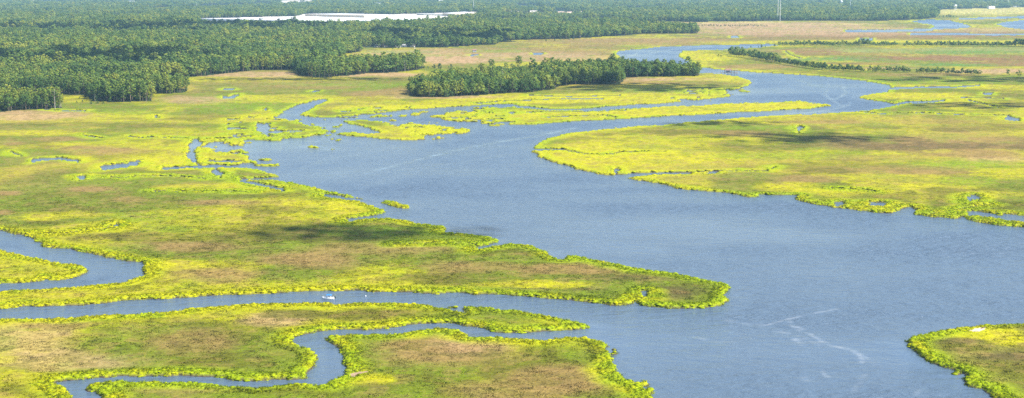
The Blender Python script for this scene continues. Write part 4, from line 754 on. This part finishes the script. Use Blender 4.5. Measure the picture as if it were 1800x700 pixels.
rl.bar((4.5, -3, 7.3), (11.5, -3, 7.3), .06, .06, 4); rl.build('railing', M_wallw, e)
MB().box((-3, 0, 3.6), (6, 4.6, 3.0)).build('shed', M_grw, e)
# radio masts and the water tower
def mast(px, py, h, label):
    e = empty('radio_mast', (*P(px, py), 0)); tag(e, label, 'mast'); mb = MB(); r = 1.1
    leg = [(r * math.cos(a), r * math.sin(a)) for a in (0, 2.094, 4.189)]
    for x, y in leg: mb.bar((x, y, 0), (x * .8, y * .8, h), .42, .36, 5)
    for k in range(int(h / 6)):
        for j in range(3):
            x, y = leg[j]; u, v = leg[(j + 1) % 3]; mb.bar((x, y, k * 6), (u, v, k * 6 + 6), .16, .16, 4)
    mb.build('lattice', M_steel, e); MB().bar((0, 0, h - .5), (0, 0, h + 6), .3, .15, 6).build('antenna', M_steel, e)
mast(1371, 37.6, 132, 'pale lattice radio mast at the forest edge, the brighter of the close pair'); mast(1367, 36.5, 118, 'fainter pale radio mast just left of the brighter one'); mast(1494.5, 17, 96, 'pale radio mast alone in the far right woods'); mast(832.5, 19.5, 74, 'pale mast behind the tan building of the forest clearing'); mast(1749.5, 12.5, 78, 'pale mast at the woodland edge behind the far yellow marsh'); mast(1772, 10.5, 66, 'faint mast second from the right edge above the far yellow marsh'); mast(1786, 10, 62, 'faint mast nearest the right edge above the far yellow marsh')
for px, py, lb in [(1478.5,13.5,'white water tower in the hazy woods left of a lone mast'),(1679,18,'small white water tank at the woods behind the far yellow marsh')]:
    e = empty('water_tower', (*P(px, py), 0)); tag(e, lb, 'water tower'); hh = 34 if 'tower in' in lb else 22
    tk = MB(); rings = [[(math.cos(a) * rr, math.sin(a) * rr, hh + zz) for a in np.linspace(0, 2 * np.pi, 17)[:-1]] for rr, zz in ((1.5, -6), (6, -4), (8.5, 0), (8, 3.5), (5, 6), (.5, 7))]
    tk.loft(rings); tk.build('tank', M_white, e, True)
    for a in np.linspace(0, 2 * np.pi, 7)[:-1]: MB().bar((6 * math.cos(a), 6 * math.sin(a), 0), (5 * math.cos(a), 5 * math.sin(a), hh - 2), .5).build('leg', M_steel, e)
e = empty('marker_post', (*P(729, 87.2), 0)); tag(e, 'white marker post at the edge of the marsh before the middle wood', 'post'); MB().bar((0, 0, 0), (0, 0, 6.5), .45, .4, 8).build('pole', M_wallw, e); MB().box((0, 0, 6.9), (1.4, .3, 1.0)).build('board', M_wallw, e)

# ------------------------------------------------------------------ the boat
M_gel = mat('white_gelcoat', (.84,.84,.82), .25); M_canv = weather(mat('blue_canvas', (.03,.22,.62), .7), 3, .2); M_mot = mat('black_cowling', (.02,.02,.025), .3); M_seat = mat('cream_vinyl', (.72,.66,.56), .5); M_int = mat('deck_floor', (.60,.58,.54), .6)
bx, by = P(577.5, 526.2)
boat = empty('boat', (bx, by, 0), math.pi - .06); tag(boat, 'white open motorboat with a blue sun canopy in the narrow creek', 'boat')
st = [(-2.6, .98, .62, -.22), (-1.5, 1.06, .62, -.25), (-.2, 1.08, .66, -.25), (1.0, .98, .74, -.22), (1.9, .68, .84, -.12), (2.5, .30, .93, .08), (2.85, .04, 1.0, .35)]
hl = MB(); hl.loft([[(x, -w_, t), (x, -w_ * .86, (t + k) * .45), (x, -w_ * .5, k), (x, 0, k - .1), (x, w_ * .5, k), (x, w_ * .86, (t + k) * .45), (x, w_, t), (x, w_ * .86, t + .02), (x, 0, t - (.0 if x > 1.4 else .38)), (x, -w_ * .86, t + .02)] for x, w_, t, k in st]); hl.build('hull', M_gel, boat)
MB().box((-.6, 0, .38), (3.6, 1.6, .05)).build('deck', M_int, boat)
cs = MB(); cs.box((.1, 0, .85), (.6, .75, .95)); cs.build('console', M_gel, boat); ws = MB(); ws.add([(.42, -.42, 1.3), (.42, .42, 1.3), (.2, .38, 1.7), (.2, -.38, 1.7), (.39, -.42, 1.3), (.39, .42, 1.3), (.17, .38, 1.7), (.17, -.38, 1.7)], [(0, 1, 2, 3), (7, 6, 5, 4), (0, 1, 5, 4), (1, 2, 6, 5), (2, 3, 7, 6), (3, 0, 4, 7)]); ws.build('windscreen', M_dark, boat)
for x in (-.75, -1.9): sb = MB(); sb.box((x, 0, .62), (.5, 1.1, .45)); sb.box((x - .22, 0, 1.0), (.1, 1.1, .45)); sb.build('seat', M_seat, boat)
cn = MB(); cn.loft([[(x, -1.0, 2.0 + z), (x, -.6, 2.14 + z), (x, 0, 2.2 + z), (x, .6, 2.14 + z), (x, 1.0, 2.0 + z), (x, 1.0, 1.94 + z), (x, 0, 2.14 + z), (x, -1.0, 1.94 + z)] for x, z in ((-1.5, -.08), (-.9, .05), (-.1, .08), (.6, .02), (1.0, -.12))]); cn.build('canopy', M_canv, boat)
for sx, tx in ((-1.3, -1.4), (.8, .9), (-.2, -.9), (-.2, .5)):
    for s in (-1, 1): MB().bar((sx, s * .98, .62), (tx, s * .97, 1.96), .022, .022, 5).build('canopy_pole', M_steel, boat)
mo = MB(); mo.loft([[(-2.68 - a, -w_, z), (-2.68 - a + c, -w_, z), (-2.68 - a + c, w_, z), (-2.68 - a, w_, z)] for a, c, w_, z in ((.5, .5, .16, .62), (.62, .62, .24, .8), (.62, .6, .24, 1.15), (.5, .42, .18, 1.3))]); mo.build('motor', M_mot, boat); lg = MB(); lg.box((-2.95, 0, .25), (.26, .16, .85)); lg.build('motor_leg', M_mot, boat)
rl = MB(); pr = [(1.1, -.9, 1.12), (1.9, -.62, 1.22), (2.5, -.26, 1.3), (2.8, 0, 1.33), (2.5, .26, 1.3), (1.9, .62, 1.22), (1.1, .9, 1.12)]
for a, c in zip(pr[:-1], pr[1:]): rl.bar(a, c, .02, .02, 4)
for p in pr[::2]: rl.bar(p, (p[0], p[1], .75), .018, .018, 4)
rl.build('bow_rail', M_steel, boat)
e = empty('mooring_buoy', (*P(643, 520.8), 0)); tag(e, 'small white float on the creek to the right of the boat', 'buoy')
fl = MB(); fl.loft([[(math.cos(a) * r_, math.sin(a) * r_, z) for a in np.linspace(0, 2 * np.pi, 13)[:-1]] for r_, z in ((.06, -.22), (.22, -.12), (.28, .05), (.24, .2), (.08, .3))]); fl.build('float', M_gel, e, True); MB().bar((0, 0, .28), (0, 0, .62), .035, .03, 6).build('stem', M_gel, e)
dl = empty('driftwood', (*P(1729, 581.5), .9), .5); tag(dl, 'dark driftwood log lying on the bare sand patch of the right island', 'log')
lg = MB(); lg.bar((-1.8, 0, .15), (1.6, .3, .3), .22, .12, 7); lg.bar((.4, .1, .2), (1.4, 1.0, .75), .09, .03, 5); lg.build('trunk', mat('wet_wood', (.09, .06, .045), .8), dl)

# ------------------------------------------------------------------ light, clouds, air
EL, AZ = R(46), R(-26)                                              # the sun stands to the right, a little behind the viewer
to_sun = np.array([math.cos(EL) * math.cos(AZ), math.cos(EL) * math.sin(AZ), math.sin(EL)])
M_cloud = bpy.data.materials.new('cloud'); M_cloud.use_nodes = True; cb = M_cloud.node_tree.nodes['Principled BSDF']; cb.inputs['Base Color'].default_value = (.9, .9, .9, 1); cb.inputs['Roughness'].default_value = 1; cb.inputs['Specular IOR Level'].default_value = 0
import bmesh
def cloud(px0, px1, py0, py1, alt, seed, dens=1.0):
    q = np.random.default_rng(seed); x0, y1 = P((px0 + px1) / 2, py0); _, y0 = P((px0 + px1) / 2, py1); cy = (y0 + y1) / 2
    hx = (px1 - px0) / 2 / F * cy; hy = (y1 - y0) / 2; cx = ((px0 + px1) / 2 - 900) / F * cy
    bm = bmesh.new(); r0 = max(hy * .16, 5.5); n = int(np.clip(dens * hx * hy / (r0 * r0) * 1.5, 20, 420))
    for _ in range(n):
        a = q.uniform(0, 6.28); rr = q.uniform(0, 1) ** .62; r_ = r0 * q.uniform(.55, 1.25) * (1.2 - .55 * rr)
        tmp = bmesh.ops.create_icosphere(bm, subdivisions=2 if n < 120 else 1, radius=r_)
        o = np.array([hx * rr * math.cos(a) + q.normal(0, hx * .06), hy * rr * math.sin(a), q.uniform(-.3, 1.2) * r0])
        for v in tmp['verts']: v.co = (v.co.x + o[0], v.co.y + o[1], v.co.z * .7 + o[2])
    me = bpy.data.meshes.new('cloud'); bm.to_mesh(me); bm.free()
    for p in me.polygons: p.use_smooth = True
    s = alt / to_sun[2]
    o = link('cloud', me, M_cloud, None, (cx + to_sun[0] * s, cy + to_sun[1] * s, alt)); tag(o, 'small fair weather cloud drifting high over the marsh', 'cloud', 'fair weather clouds', 'structure')
cloud(370, 910, 394, 430, 900, 1, .8); cloud(1230, 1620, 234, 253, 900, 2, .5); cloud(1150, 1380, 213, 224, 700, 3, .7); cloud(955, 1300, 147, 162, 700, 4); cloud(330, 770, 137, 143, 700, 5, .8)
cloud(-60, 340, 100, 130, 800, 6); cloud(-40, 640, 48, 62, 900, 7, .8); cloud(1560, 1900, 132, 149, 900, 8, .45); cloud(1600, 1850, 181, 194, 900, 9, .45); cloud(620, 900, 60, 82, 800, 12, .8); cloud(1320, 1520, 245, 257, 800, 13, .4)
sun = bpy.data.lights.new('sun', 'SUN'); sun.energy = 5; sun.angle = R(.53); sun.color = (1, .95, .86)
so = bpy.data.objects.new('sun', sun); COL.objects.link(so)
import mathutils
so.rotation_euler = mathutils.Vector(to_sun).to_track_quat('Z', 'Y').to_euler(); so.location = (900, 300, 800)
W = bpy.data.worlds.new('World'); S.world = W; W.use_nodes = True; wn = W.node_tree
sky = wn.nodes.new('ShaderNodeTexSky'); sky.sky_type = 'NISHITA'; sky.sun_disc = False; sky.sun_elevation = EL; sky.sun_rotation = math.pi / 2 - AZ; sky.air_density = 1.0; sky.dust_density = 1.0; sky.ozone_density = 1.2
bg = wn.nodes['Background']; bg.inputs['Strength'].default_value = .105; wn.links.new(sky.outputs[0], bg.inputs['Color'])
hz = MB().box((0, 12000, 73.5), (60000, 44000, 153)).build('haze', None); tag(hz, 'thin bluish haze in the air over the whole plain', 'haze', kind='stuff')
M_hz = bpy.data.materials.new('haze'); M_hz.use_nodes = True; hn = M_hz.node_tree
for n in list(hn.nodes):
    if n.type == 'BSDF_PRINCIPLED': hn.nodes.remove(n)
pv = hn.nodes.new('ShaderNodeVolumePrincipled'); pv.inputs['Color'].default_value = (.40, .72, 1, 1); pv.inputs['Density'].default_value = 4.2e-5; pv.inputs['Anisotropy'].default_value = 0
hn.links.new(pv.outputs[0], hn.nodes['Material Output'].inputs['Volume']); hz.data.materials.append(M_hz)

# ------------------------------------------------------------------ camera
cam = bpy.data.cameras.new('camera'); cam.sensor_width = 36; cam.lens = F / 1800 * 36; cam.clip_start = 1; cam.clip_end = 120000
co = bpy.data.objects.new('camera', cam); COL.objects.link(co); co.location = (0, 0, H); co.rotation_euler = (math.pi / 2 - TH, 0, 0); S.camera = co
S.view_settings.view_transform = 'Standard'; S.view_settings.look = 'None'; S.view_settings.gamma = 1; S.view_settings.exposure = 1.0
S.cycles.max_bounces = 6; S.cycles.volume_bounces = 0; S.cycles.use_denoising = False
